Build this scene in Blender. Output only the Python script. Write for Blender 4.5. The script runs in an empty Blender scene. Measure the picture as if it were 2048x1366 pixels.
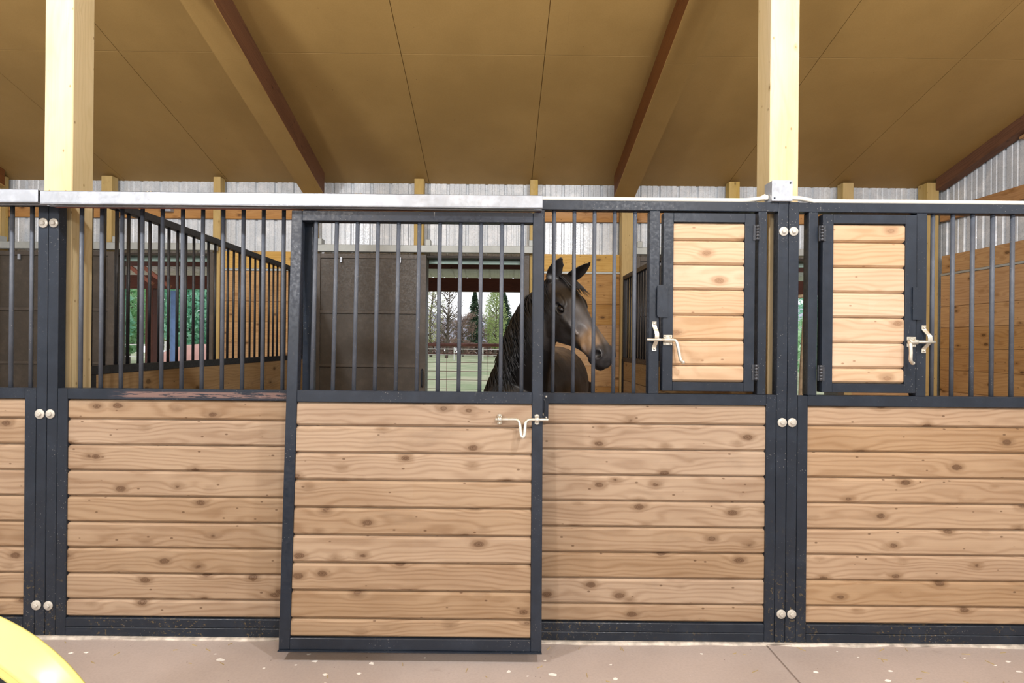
import bpy, bmesh, math, random
import numpy as np
from mathutils import Vector, Matrix
random.seed(7)
S = bpy.context.scene
C = S.collection
PI = math.pi
F, PX, PY, ROLL = 1063.0, 1000.0, 688.0, 0.0095     # focal length in pixels, principal point, camera roll
CAM = Vector((0, -2.625, 1.47))
V3 = Vector

def at(px, py, Y):
    """the point of the place that the photograph shows at pixel (px, py), at depth Y"""
    u = (px - PX) + ROLL * (py - PY); v = (py - PY) - ROLL * (px - PX)
    d = Y - CAM.y
    return V3((u * d / F, Y, CAM.z - v * d / F))

# ------------------------------------------------------------------ materials
def new_mat(name):
    m = bpy.data.materials.new(name); m.use_nodes = True
    nt = m.node_tree
    return m, nt, nt.nodes['Principled BSDF']
class NT:
    def __init__(s, nt): s.nt = nt; s.n = nt.nodes; s.l = nt.links
    def put(s, sock, v):
        if isinstance(v, bpy.types.NodeSocket): s.l.new(v, sock)
        elif v is not None:
            try: sock.default_value = v
            except Exception: sock.default_value = (*v, 1.0)
    def math(s, op, a, b=None, c=None, clamp=False):
        x = s.n.new('ShaderNodeMath'); x.operation = op; x.use_clamp = clamp
        for i, v in enumerate((a, b, c)):
            if v is not None: s.put(x.inputs[i], v)
        return x.outputs[0]
    def vmul(s, v, k):
        x = s.n.new('ShaderNodeVectorMath'); x.operation = 'MULTIPLY'; s.put(x.inputs[0], v); x.inputs[1].default_value = k
        return x.outputs[0]
    def noise(s, vec, scale=1, detail=2, rough=.5):
        x = s.n.new('ShaderNodeTexNoise'); s.put(x.inputs['Vector'], vec)
        x.inputs['Scale'].default_value = scale; x.inputs['Detail'].default_value = detail; x.inputs['Roughness'].default_value = rough
        return x.outputs['Fac']
    def voro(s, vec, scale=1):
        x = s.n.new('ShaderNodeTexVoronoi'); s.put(x.inputs['Vector'], vec); x.inputs['Scale'].default_value = scale
        return x.outputs['Distance']
    def ramp(s, fac, a, b, lo=0., hi=1.):
        x = s.n.new('ShaderNodeMapRange'); x.interpolation_type = 'SMOOTHSTEP'
        s.put(x.inputs[0], fac)
        for i, v in enumerate((a, b, lo, hi)): x.inputs[i + 1].default_value = v
        return x.outputs[0]
    def mix(s, fac, a, b, mode='MIX'):
        x = s.n.new('ShaderNodeMix'); x.data_type = 'RGBA'; x.blend_type = mode
        s.put(x.inputs[0], fac)
        for i, v in ((6, a), (7, b)):
            if isinstance(v, bpy.types.NodeSocket): s.l.new(v, x.inputs[i])
            else: x.inputs[i].default_value = (*v[:3], 1)
        return x.outputs[2]
    def attr(s, name):
        x = s.n.new('ShaderNodeAttribute'); x.attribute_name = name; return x
    def obj(s):
        return s.n.new('ShaderNodeTexCoord').outputs['Object']
    def pos(s):
        return s.n.new('ShaderNodeNewGeometry').outputs['Position']
    def bump(s, h, strength, dist, bsdf):
        x = s.n.new('ShaderNodeBump'); x.inputs['Strength'].default_value = strength; x.inputs['Distance'].default_value = dist
        s.l.new(h, x.inputs['Height']); s.l.new(x.outputs[0], bsdf.inputs['Normal'])

def srgb(r, g, b):
    f = lambda c: (c / 255 / 12.92) if c / 255 <= .04045 else ((c / 255 + .055) / 1.055) ** 2.4
    return (f(r), f(g), f(b))

def wood(name, light, dark, knot, knots=.15, kscale=(5, 9, 9), rings=1., vary=.12, rough=.6, dirt=0., rough_saw=0.):
    m, nt, b = new_mat(name); t = NT(nt)
    bc = t.attr('bc').outputs['Vector']; sd = t.attr('sd').outputs['Fac']
    kd = t.math('ADD', t.voro(t.vmul(bc, kscale)), t.math('MULTIPLY', t.math('SUBTRACT', t.noise(t.vmul(bc, (30, 45, 45)), 1, 3, .6), .5), .09))
    big = t.noise(t.vmul(bc, (.9, 7, 7)), 1, 2)
    sep = t.n.new('ShaderNodeSeparateXYZ'); t.l.new(bc, sep.inputs[0])
    swirl = t.math('DIVIDE', .55, t.math('ADD', kd, .16))
    r = t.math('ADD', t.math('ADD', t.math('MULTIPLY', sep.outputs[1], 105), t.math('MULTIPLY', big, 24)), t.math('MULTIPLY', swirl, 2.6))
    ring = t.math('POWER', t.math('ADD', t.math('MULTIPLY', t.math('SINE', t.math('MULTIPLY', r, 2.1)), .5), .5), 2.2)
    fib = t.noise(t.vmul(bc, (2.5, 150, 150)), 1, 3, .6)
    blot = t.noise(t.vmul(bc, (1.6, 5, 5)), 1, 3, .6)
    fac = t.math('ADD', t.math('MULTIPLY', ring, .40 * rings), t.math('ADD', t.math('MULTIPLY', fib, .50), t.math('MULTIPLY', t.ramp(blot, .35, .75), .38)))
    fac = t.math('SUBTRACT', fac, .18, clamp=True)
    col = t.mix(fac, light, dark)
    wn = t.n.new('ShaderNodeTexWhiteNoise'); wn.noise_dimensions = '1D'; t.l.new(sd, wn.inputs['W'])
    val = t.math('ADD', t.math('MULTIPLY', wn.outputs['Value'], 2 * vary), 1 - vary)
    hsv = t.n.new('ShaderNodeHueSaturation'); t.l.new(col, hsv.inputs['Color']); t.l.new(val, hsv.inputs['Value'])
    t.l.new(t.math('ADD', t.math('MULTIPLY', wn.outputs['Value'], -.25), 1.1), hsv.inputs['Saturation'])
    col = hsv.outputs[0]
    if knots > 0:
        pin = t.voro(t.vmul(bc, (kscale[0] * 2.1, kscale[1] * 2.1, kscale[2] * 2.1)))
        col = t.mix(t.math('MULTIPLY', t.ramp(pin, .105, .055), .7), col, knot)
        halo = t.ramp(kd, knots * 2.0, knots * .9)
        col = t.mix(t.math('MULTIPLY', halo, .55), col, [x * .8 for x in dark])
        core = t.ramp(kd, knots, knots * .62)
        kr = t.math('ADD', t.math('MULTIPLY', t.math('SINE', t.math('MULTIPLY', kd, 190)), .2), .68)
        col = t.mix(t.math('MULTIPLY', core, kr), col, knot)
    if dirt > 0:
        dn = t.noise(t.vmul(bc, (3, 9, 9)), 1, 5, .7)
        col = t.mix(t.math('MULTIPLY', t.ramp(dn, .55, .8), dirt), col, (.13, .1, .075))
    nt.links.new(col, b.inputs['Base Color'])
    b.inputs['Roughness'].default_value = rough
    b.inputs['Specular IOR Level'].default_value = .3
    h = t.math('ADD', fib, t.math('MULTIPLY', ring, .35))
    t.bump(h, .25 + rough_saw, .0015, b)
    return m

def painted(name, col, rough=.42, specks=.5, metal=0., drips=0., dust=(.35, .33, .3), spec=.5, wear=None, chaff=0.):
    m, nt, b = new_mat(name); t = NT(nt)
    p = t.pos()
    n1 = t.noise(p, 9, 5, .65); n2 = t.noise(p, 60, 3, .6)
    c = t.mix(t.ramp(n1, .4, .8, 0, .5), col, [min(1, x * 1.9 + .006) for x in col])
    if specks:
        v = t.voro(p, 75); sp = t.ramp(v, .16, .10)
        gate = t.ramp(t.noise(p, 4, 3), .45, .68)
        c = t.mix(t.math('MULTIPLY', t.math('MULTIPLY', sp, gate), specks), c, dust)
        scr = t.noise(t.vmul(p, (60, 60, 16)), 1, 4, .7)
        c = t.mix(t.math('MULTIPLY', t.ramp(scr, .66, .74), .35 * specks), c, dust)
    if drips:
        dr = t.noise(t.vmul(p, (38, 38, 1.5)), 1, 2, .6)
        z = t.n.new('ShaderNodeSeparateXYZ'); t.l.new(p, z.inputs[0])
        top = t.ramp(z.outputs[2], 1.98, 2.15)
        c = t.mix(t.math('MULTIPLY', t.math('MULTIPLY', t.ramp(dr, .7, .76), top), drips), c, (.7, .7, .68))
    if chaff:
        zz = t.n.new('ShaderNodeSeparateXYZ'); t.l.new(p, zz.inputs[0])
        cn = t.ramp(t.noise(p, 55, 4, .7), .56, .64); cg = t.math('MULTIPLY', t.ramp(t.noise(p, 6, 2), .4, .62), t.ramp(zz.outputs[2], .75, .1))
        c = t.mix(t.math('MULTIPLY', t.math('MULTIPLY', cn, cg), chaff), c, (.16, .115, .05))
    if wear:
        z2 = t.n.new('ShaderNodeSeparateXYZ'); t.l.new(p, z2.inputs[0])
        band = t.math('MULTIPLY', t.ramp(z2.outputs[2], 1.185, 1.195), t.ramp(z2.outputs[2], 1.222, 1.214))
        xr = t.math('MULTIPLY', t.ramp(z2.outputs[0], -1.95, -1.8), t.ramp(z2.outputs[0], -1.0, -1.1))
        wn = t.ramp(t.noise(t.vmul(p, (6, 6, 60)), 1, 4, .7), .42, .5)
        c = t.mix(t.math('MULTIPLY', t.math('MULTIPLY', band, xr), wn), c, wear)
    nt.links.new(c, b.inputs['Base Color'])
    nt.links.new(t.ramp(n2, .3, .7, rough - .08, rough + .12), b.inputs['Roughness'])
    b.inputs['Metallic'].default_value = metal
    b.inputs['Specular IOR Level'].default_value = spec
    t.bump(n2, .08, .001, b)
    return m

def plain(name, col, rough=.5, metal=0., var=.15, scale=6, spec=.5, bump=0.):
    m, nt, b = new_mat(name); t = NT(nt)
    p = t.pos(); n = t.noise(p, scale, 4, .6)
    c = t.mix(t.ramp(n, .3, .7), [x * (1 - var) for x in col], [min(1, x * (1 + var)) for x in col])
    nt.links.new(c, b.inputs['Base Color'])
    b.inputs['Roughness'].default_value = rough; b.inputs['Metallic'].default_value = metal
    b.inputs['Specular IOR Level'].default_value = spec
    if bump: t.bump(t.noise(p, scale * 6, 4, .6), bump, .004, b)
    return m

M = {}
M['board'] = wood('pine_boards', (.40, .285, .185), (.235, .143, .08), (.085, .04, .018), dirt=.25)
M['board_right'] = wood('pine_boards_honey', (.42, .285, .17), (.25, .143, .07), (.085, .04, .018), dirt=.15)
M['board_feed'] = wood('pine_boards_clean', (.60, .43, .28), (.43, .27, .15), (.25, .14, .075), knots=.15, vary=.08)
M['board_lining'] = wood('stall_lining_boards', (.52, .31, .125), (.34, .17, .06), (.06, .03, .012), vary=.14, rough=.7)
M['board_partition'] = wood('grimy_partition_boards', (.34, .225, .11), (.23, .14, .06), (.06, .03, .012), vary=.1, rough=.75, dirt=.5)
M['board_lining_pale'] = wood('pale_lining_plank', (.64, .42, .16), (.46, .27, .08), (.1, .05, .02), vary=.05, rough=.7)
M['post'] = wood('treated_post', (.64, .51, .29), (.46, .35, .155), (.2, .12, .05), knots=.07, rings=.4, vary=.05, rough=.75, rough_saw=.2)
M['post_back'] = wood('treated_stud', (.52, .37, .13), (.36, .23, .065), (.12, .07, .03), knots=.09, rings=.5, vary=.1, rough=.75, rough_saw=.2)
M['girt'] = wood('brown_girt', (.46, .24, .08), (.31, .14, .04), (.08, .03, .01), vary=.05, rough=.65)
M['rafter'] = wood('dark_rafter', (.16, .062, .02), (.085, .03, .01), (.03, .012, .006), knots=.08, vary=.05, rough=.65)
M['lean'] = wood('red_brown_timber', (.15, .05, .032), (.08, .026, .018), (.02, .008, .006), knots=.07, rough=.7)
M['black'] = painted('black_frame_paint', (.013, .019, .030), .40, .55, drips=.8, spec=.35, chaff=.8, wear=(.19, .12, .105))
M['black_door'] = painted('black_door_paint', (.014, .020, .032), .38, .5, drips=.35, spec=.4)
M['bar'] = painted('steel_bar_paint', (.065, .076, .097), .52, .7, metal=.0)
M['bar_dark'] = painted('dark_partition_paint', (.011, .012, .015), .45, .35, dust=(.2, .13, .07))
M['galv'] = painted('galvanised_track', (.36, .39, .435), .38, .4, metal=.35, dust=(.85, .85, .82), drips=.0)
M['track_back'] = plain('pale_track_paint', (.40, .42, .40), .5, .2, .08)
M['zinc'] = painted('zinc_hardware', (.62, .59, .50), .33, 0, metal=.75)
M['washer'] = painted('pale_washer', (.50, .48, .43), .4, 0, metal=.2)
M['hinge'] = painted('hinge_steel', (.05, .055, .065), .35, .9, metal=.5, dust=(.6, .6, .6))
M['conduit'] = plain('white_conduit', (.80, .77, .68), .4, 0, .04)
M['metal_wall'] = painted('pale_wall_sheet', (.56, .60, .64), .30, 0, metal=.1)
M['brown_door'] = painted('brown_door_sheet', (.060, .048, .036), .5, .25, dust=(.16, .13, .1))
M['brown_door_frame'] = painted('brown_door_frame', (.072, .058, .045), .5, .3, dust=(.2, .16, .11))
M['yellow'] = plain('yellow_plastic', (.93, .89, .30), .25, 0, .02)
M['rubber'] = plain('dark_rubber', (.028, .03, .034), .65, 0, .2, 30, bump=.1)
M['teal'] = plain('pale_teal_flap', (.30, .42, .37), .5, 0, .1)
M['brace'] = plain('rust_brace', (.42, .13, .075), .6, 0, .2)
M['lean_roof'] = plain('lean_to_sheet', (.78, .76, .80), .5, 0., .08)
M['redpipe'] = plain('rust_red_pipe', (.30, .12, .10), .55, .1, .2)
M['blue'] = plain('blue_painted_post', (.22, .36, .70), .5, 0, .15)
M['handle_wood'] = plain('worn_handle', (.36, .27, .17), .55, 0, .25, 20)
M['white_post'] = plain('weathered_white_post', (.6, .58, .54), .7)
M['plywood_back'] = plain('seam_shadow', (.035, .022, .01), .8)

def mat_ceiling():
    m, nt, b = new_mat('painted_plywood'); t = NT(nt)
    p = t.pos()
    a = t.noise(p, 1.1, 4, .6); g = t.noise(t.vmul(p, (45, 4, 4)), 1, 3, .6); f = t.noise(p, 120, 3, .6)
    c = t.mix(t.ramp(a, .3, .7), (.33, .205, .066), (.39, .245, .082))
    c = t.mix(t.math('MULTIPLY', t.ramp(f, .3, .75), .16), c, (.2, .115, .03))
    v = t.voro(p, 6.5)
    c = t.mix(t.math('MULTIPLY', t.ramp(v, .035, .02), .6), c, (.11, .055, .018))
    ck = t.noise(t.vmul(p, (55, 1.1, 1.1)), 1, 2, .5)
    c = t.mix(t.math('MULTIPLY', t.ramp(ck, .77, .8), .45), c, (.14, .08, .02))
    nt.links.new(c, b.inputs['Base Color']); b.inputs['Roughness'].default_value = .62; b.inputs['Specular IOR Level'].default_value = .3
    t.bump(t.math('ADD', f, g), .12, .002, b)
    return m
M['ceiling'] = mat_ceiling()

def mat_floor():
    m, nt, b = new_mat('painted_concrete'); t = NT(nt)
    p = t.pos()
    a = t.noise(p, 1.6, 5, .65); f = t.noise(p, 90, 4, .65)
    c = t.mix(t.ramp(a, .3, .72), (.385, .325, .297), (.44, .375, .345))
    c = t.mix(t.math('MULTIPLY', t.ramp(f, .35, .75), .25), c, (.30, .25, .23))
    sc = t.noise(t.vmul(p, (2.2, 9, 1)), 1, 6, .75)
    c = t.mix(t.math('MULTIPLY', t.ramp(sc, .60, .66), .22), c, (.48, .42, .38))
    c = t.mix(t.math('MULTIPLY', t.ramp(sc, .38, .32), .3), c, (.2, .15, .12))
    v = t.voro(p, 26)
    gate = t.ramp(t.noise(p, 3.3, 3), .5, .66)
    c = t.mix(t.math('MULTIPLY', t.ramp(v, .05, .03), t.math('MULTIPLY', gate, .6)), c, (.75, .72, .68))
    v2 = t.voro(p, 17)
    c = t.mix(t.math('MULTIPLY', t.ramp(v2, .055, .035), .8), c, (.09, .065, .045))
    nt.links.new(c, b.inputs['Base Color'])
    nt.links.new(t.ramp(f, .3, .7, .36, .52), b.inputs['Roughness'])
    t.bump(t.math('ADD', t.math('MULTIPLY', f, .4), a), .12, .004, b)
    return m
M['floor'] = mat_floor()
def mat_grass():
    m, nt, b = new_mat('lawn'); t = NT(nt); p = t.pos()
    a = t.noise(p, .35, 4, .6); f = t.noise(t.vmul(p, (5, 2, 1)), 1, 5, .7)
    c = t.mix(t.ramp(a, .38, .62), (.16, .205, .09), (.31, .305, .19))
    c = t.mix(t.math('MULTIPLY', t.ramp(f, .4, .7), .5), c, (.24, .24, .16))
    nt.links.new(c, b.inputs['Base Color']); b.inputs['Roughness'].default_value = .9
    return m
M['grass'] = mat_grass()
M['dirt'] = plain('reddish_arena_soil', (.40, .22, .18), .9, 0, .12, 2)
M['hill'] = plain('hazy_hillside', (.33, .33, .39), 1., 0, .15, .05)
M['straw'] = plain('straw', (.42, .32, .15), .8)
M['chip'] = plain('paint_flake', (.80, .78, .74), .7)
M['sill'] = plain('bare_concrete_edge', (.55, .50, .44), .8, 0, .35, 14, bump=.4)
def leaf_mat(name, a, b_):
    m, nt, b = new_mat(name); t = NT(nt)
    n = t.noise(t.pos(), 1.3, 3, .6)
    nt.links.new(t.mix(t.ramp(n, .35, .65), a, b_), b.inputs['Base Color'])
    b.inputs['Roughness'].default_value = .7
    tr = nt.nodes.new('ShaderNodeBsdfTranslucent'); mx = nt.nodes.new('ShaderNodeMixShader'); mx.inputs[0].default_value = .45
    nt.links.new(b.inputs['Base Color'].links[0].from_socket, tr.inputs[0]); nt.links.new(b.outputs[0], mx.inputs[1]); nt.links.new(tr.outputs[0], mx.inputs[2])
    nt.links.new(mx.outputs[0], nt.nodes['Material Output'].inputs[0])
    return m
M['bark'] = plain('bark', (.13, .10, .085), .9, 0, .3, 5)

# ------------------------------------------------------------------ mesh helpers
class MB:
    def __init__(s): s.v = []; s.f = []; s.bc = []; s.sd = []; s.smooth = []
    def add(s, vs, fs, bc=None, sd=0., smooth=False):
        o = len(s.v); s.v += [tuple(x) for x in vs]
        s.bc += [tuple(x) for x in (bc if bc is not None else vs)]
        s.sd += [sd] * len(vs); s.f += [tuple(i + o for i in f) for f in fs]; s.smooth += [smooth] * len(fs)
        return s
    def box(s, x0, x1, y0, y1, z0, z1, sd=None):
        vs = [(x, y, z) for x in (x0, x1) for y in (y0, y1) for z in (z0, z1)]
        fs = [(0, 1, 3, 2), (4, 6, 7, 5), (0, 4, 5, 1), (2, 3, 7, 6), (0, 2, 6, 4), (1, 5, 7, 3)]
        e = [x1 - x0, y1 - y0, z1 - z0]; k = e.index(max(e)); o = [i for i in range(3) if i != k]
        sd = random.random() * 40 if sd is None else sd
        bc = [(v[k] + sd * 1.7, v[o[1]] + sd * .37, v[o[0]] + sd * 3.1) for v in vs]
        return s.add(vs, fs, bc, sd)
    def obox(s, c, ax, ay, az, sd=None):     # oriented box: centre and three half-axis vectors
        c, ax, ay, az = map(V3, (c, ax, ay, az))
        sg = [(i, j, k) for i in (-1, 1) for j in (-1, 1) for k in (-1, 1)]
        vs = [c + ax * i + ay * j + az * k for i, j, k in sg]
        fs = [(0, 1, 3, 2), (4, 6, 7, 5), (0, 4, 5, 1), (2, 3, 7, 6), (0, 2, 6, 4), (1, 5, 7, 3)]
        L = [ax.length, ay.length, az.length]; k = L.index(max(L)); o = [i for i in range(3) if i != k]
        sd = random.random() * 40 if sd is None else sd
        bc = [(g[k] * L[k] + sd * 1.7, g[o[1]] * L[o[1]] + sd * .37, g[o[0]] * L[o[0]] + sd * 3.1) for g in sg]
        return s.add(vs, fs, bc, sd)
    def tube(s, pts, r, n=10, cap=True, smooth=True):
        pts = [V3(p) for p in pts]; m = len(pts)
        rs = r if isinstance(r, (list, tuple)) else [r] * m
        vs, fs, bc = [], [], []
        t0 = (pts[1] - pts[0]).normalized()
        up = V3((0, 0, 1)) if abs(t0.z) < .9 else V3((1, 0, 0))
        a = t0.cross(up).normalized(); L = 0
        sd = random.random() * 40
        for i, p in enumerate(pts):
            if i: L += (p - pts[i - 1]).length
            t = (pts[min(i + 1, m - 1)] - pts[max(i - 1, 0)]).normalized()
            a = (a - t * a.dot(t)).normalized(); b = t.cross(a)
            for k in range(n):
                w = 2 * PI * k / n
                vs.append(p + (a * math.cos(w) + b * math.sin(w)) * rs[i])
                bc.append((L + sd, rs[i] * math.cos(w) + sd, rs[i] * math.sin(w)))
        for i in range(m - 1):
            for k in range(n):
                fs.append((i * n + k, i * n + (k + 1) % n, (i + 1) * n + (k + 1) % n, (i + 1) * n + k))
        if cap: fs += [tuple(range(n - 1, -1, -1)), tuple((m - 1) * n + k for k in range(n))]
        return s.add(vs, fs, bc, sd, smooth)
    def ball(s, c, rx, ry=None, rz=None, nu=16, nv=10, axes=None):
        ry = ry or rx; rz = rz or rx; c = V3(c)
        A = axes or (V3((1, 0, 0)), V3((0, 1, 0)), V3((0, 0, 1)))
        vs = [c + A[2] * rz]
        for j in range(1, nv):
            ph = PI * j / nv
            for i in range(nu):
                th = 2 * PI * i / nu
                vs.append(c + A[0] * (rx * math.sin(ph) * math.cos(th)) + A[1] * (ry * math.sin(ph) * math.sin(th)) + A[2] * (rz * math.cos(ph)))
        vs.append(c - A[2] * rz); e = len(vs) - 1
        fs = [(0, 1 + i, 1 + (i + 1) % nu) for i in range(nu)]
        for j in range(nv - 2):
            for i in range(nu):
                fs.append((1 + j * nu + i, 1 + (j + 1) * nu + i, 1 + (j + 1) * nu + (i + 1) % nu, 1 + j * nu + (i + 1) % nu))
        fs += [(e, 1 + (nv - 2) * nu + (i + 1) % nu, 1 + (nv - 2) * nu + i) for i in range(nu)]
        return s.add(vs, fs, None, 0, True)
    def loft(s, rings, cap=True):
        n = len(rings[0]); vs = [p for r in rings for p in r]; fs = []
        for i in range(len(rings) - 1):
            for k in range(n):
                fs.append((i * n + k, i * n + (k + 1) % n, (i + 1) * n + (k + 1) % n, (i + 1) * n + k))
        if cap: fs += [tuple(range(n - 1, -1, -1)), tuple((len(rings) - 1) * n + k for k in range(n))]
        return s.add(vs, fs, None, 0, True)
    def lathe(s, prof, c, ax, ex, a0=0, a1=2 * PI, n=64, close=False):
        """profile of (radius, along axis) turned about the axis ax through c, starting at direction ex"""
        c, ax, ex = V3(c), V3(ax).normalized(), V3(ex).normalized(); ey = ax.cross(ex)
        full = abs(a1 - a0 - 2 * PI) < 1e-6; m = n if full else n + 1; k = len(prof)
        vs = []
        for i in range(m):
            w = a0 + (a1 - a0) * i / n; d = ex * math.cos(w) + ey * math.sin(w)
            vs += [c + d * r + ax * h for r, h in prof]
        fs = []
        for i in range(n):
            j = (i + 1) % m
            for q in range(k if close else k - 1):
                fs.append((i * k + q, j * k + q, j * k + (q + 1) % k, i * k + (q + 1) % k))
        if close and not full: fs += [tuple(range(k)), tuple((m - 1) * k + q for q in range(k - 1, -1, -1))]
        return s.add(vs, fs, None, 0, True)
    def mesh(s, name, off):
        me = bpy.data.meshes.new(name)
        me.from_pydata([(v[0] - off[0], v[1] - off[1], v[2] - off[2]) for v in s.v], [], s.f)
        me.polygons.foreach_set('use_smooth', s.smooth)
        a = me.attributes.new('bc', 'FLOAT_VECTOR', 'POINT'); a.data.foreach_set('vector', [c for p in s.bc for c in p])
        a = me.attributes.new('sd', 'FLOAT', 'POINT'); a.data.foreach_set('value', s.sd)
        bm = bmesh.new(); bm.from_mesh(me); bmesh.ops.recalc_face_normals(bm, faces=bm.faces[:]); bm.to_mesh(me); bm.free()
        return me
    def build(s, name, mat, parent=None, bevel=0., origin=None, segs=1, sharp=None):
        xs = np.array(s.v)
        if origin is None:
            lo, hi = xs.min(0), xs.max(0); origin = ((lo[0] + hi[0]) / 2, (lo[1] + hi[1]) / 2, lo[2])
        me = s.mesh(name, origin)
        o = bpy.data.objects.new(name, me); C.objects.link(o)
        me.materials.append(M[mat] if isinstance(mat, str) else mat)
        W[o.name] = V3(origin)
        if parent is not None:
            o.parent = parent; o.location = V3(origin) - W[parent.name]
        else: o.location = origin
        if bevel:
            b = o.modifiers.new('edge', 'BEVEL'); b.width = bevel; b.segments = segs; b.limit_method = 'ANGLE'; b.angle_limit = .6
        return o
W = {}
def empty(name, loc):
    o = bpy.data.objects.new(name, None); C.objects.link(o); o.location = loc; o.empty_display_size = .1; W[o.name] = V3(loc); return o
def tag(o, label=None, cat=None, group=None, kind=None):
    for k, v in (('label', label), ('category', cat), ('group', group), ('kind', kind)):
        if v: o[k] = v
    return o
def struct(o): o['kind'] = 'structure'; return o
def smooth_path(pts, n=6):
    pts = [V3(p) for p in pts]; out = []
    for i in range(len(pts) - 1):
        p0, p1, p2, p3 = pts[max(i - 1, 0)], pts[i], pts[i + 1], pts[min(i + 2, len(pts) - 1)]
        for k in range(n):
            t = k / n
            out.append(.5 * ((2 * p1) + (p2 - p0) * t + (2 * p0 - 5 * p1 + 4 * p2 - p3) * t * t + (3 * p1 - p0 - 3 * p2 + p3) * t ** 3))
    return out + [pts[-1]]

def boards(mb, x0, x1, zs, yf, th=.03, cz=.0125, cy=.0105, gap=.005, frame=None):
    """tongue-and-groove boards between the heights zs; frame(x, y, z) can lay them in another plane"""
    fr = frame or (lambda x, y, z: (x, y, z))
    for z0, z1 in zip(zs, zs[1:]):
        sd = random.random() * 60
        wob = (random.random() - .5) * .004
        prof = [(yf + th, z0 + .0001), (yf + cy + .007, z0 + .0001), (yf + cy + .007, z0 + gap / 2), (yf + cy, z0 + gap / 2), (yf + wob * .3, z0 + cz), (yf + wob * .3, z1 - cz), (yf + cy, z1 - gap / 2), (yf + cy + .007, z1 - gap / 2), (yf + cy + .007, z1 - .0001), (yf + th, z1 - .0001)]
        vs, bc = [], []
        for x in (x0, x1):
            for y, z in prof:
                vs.append(fr(x, y, z)); bc.append((x + sd * 1.7, z - z0 + sd * .37, y + sd * 3.1))
        k = len(prof)
        fs = [(q, (q + 1) % k, k + (q + 1) % k, k + q) for q in range(k)] + [tuple(range(k - 1, -1, -1)), tuple(range(k, 2 * k))]
        mb.add(vs, fs, bc, sd)
    return mb

FR0, FR1 = 0.0, .05                      # the stall front's tubes
ZTOP, ZMID0, ZMID1, ZBOT = 2.183, 1.178, 1.231, .097
GROOVES = [.0] + [.088 + .1275 * k for k in range(8)]
LOW = [ZBOT + g for g in GROOVES] + [ZMID0]

def bar_set(parent, xs, z0, z1, y=.025, r=.0098, mat='bar'):
    first = None
    for x in xs:
        if first is None:
            first = MB().tube([(x, y, z0 - .004), (x, y, z1 + .004)], r, 10).build('bar', mat, parent, origin=(x, y, z0))
        else:
            o = first.copy(); C.objects.link(o); o.parent = parent; o.location = V3((x, y, z0)) - W[parent.name]

def washer_bolt(parent, px, py, Y=-.001, big=False, mat='washer'):
    p = at(px, py, Y); r = .0225 if not big else .024
    mb = MB()
    mb.lathe([(0, 0), (r, 0), (r, -.003), (r * .93, -.0045), (0, -.0045)], p, (0, 1, 0), (1, 0, 0), n=24)
    o = mb.build('bolt_washer', mat, parent)
    h = MB(); h.lathe([(0, -.004), (.0115, -.004), (.0115, -.011), (.009, -.013), (0, -.013)], p, (0, 1, 0), (1, 0, 0), n=6)
    h.smooth = [False] * len(h.f)
    h.build('bolt_head', mat, o)

# ------------------------------------------------------------------ the setting
RS = .2935; YB = 3.66; ZE = 3.39
def roofz(y): return ZE + RS * (YB - y)
YR = -2.6
XL, XR, YF = -6.1, 5.2, -8.86
fl = MB()
JX = 1.325
for a, b in ((XL, JX - .005), (JX + .005, XR)): fl.box(a, b, YF, 3.78, -.12, 0, 0)
fl.box(XL, XR, YF, 3.78, -.16, -.008, 0)
struct(fl.build('floor', 'floor'))
# sloping ceiling of plywood sheets, with open seams and a dark layer above
ce = MB()
seams_a = [XL, -5.72, -4.48, -3.25, -2.1, -.86, .355, 1.56, 2.68, 3.88, XR]
rows = [(YB + .06, 1.87), (1.87, .7), (.7, -.5), (-.5, -1.7), (-1.7, YR)]
g = .0028
for ri, (ya, yb) in enumerate(rows):
    for x0, x1 in zip(seams_a, seams_a[1:]):
        vs = []
        for x in (x0 + g, x1 - g):
            for y in (ya - g, yb + g):
                for dz in (0, .012): vs.append((x, y, roofz(y) + dz))
        ce.add(vs, [(0, 1, 3, 2), (4, 6, 7, 5), (0, 4, 5, 1), (2, 3, 7, 6), (0, 2, 6, 4), (1, 5, 7, 3)])
for ya, yb in ((YB + .06, YR),):
    vs = [(x, y, roofz(y) + dz) for x in (XL, XR) for y in (ya, yb) for dz in (.012, .06)]
    ce.add(vs, [(0, 1, 3, 2), (4, 6, 7, 5), (0, 4, 5, 1), (2, 3, 7, 6), (0, 2, 6, 4), (1, 5, 7, 3)])
zr = roofz(YR); vs = [(x, y, (zr if y == YR else ZE) + dz) for x in (XL, XR) for y in (YR, YF) for dz in (0, .06)]
ce.add(vs, [(0, 1, 3, 2), (4, 6, 7, 5), (0, 4, 5, 1), (2, 3, 7, 6), (0, 2, 6, 4), (1, 5, 7, 3)])
struct(ce.build('ceiling', 'ceiling'))

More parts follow.
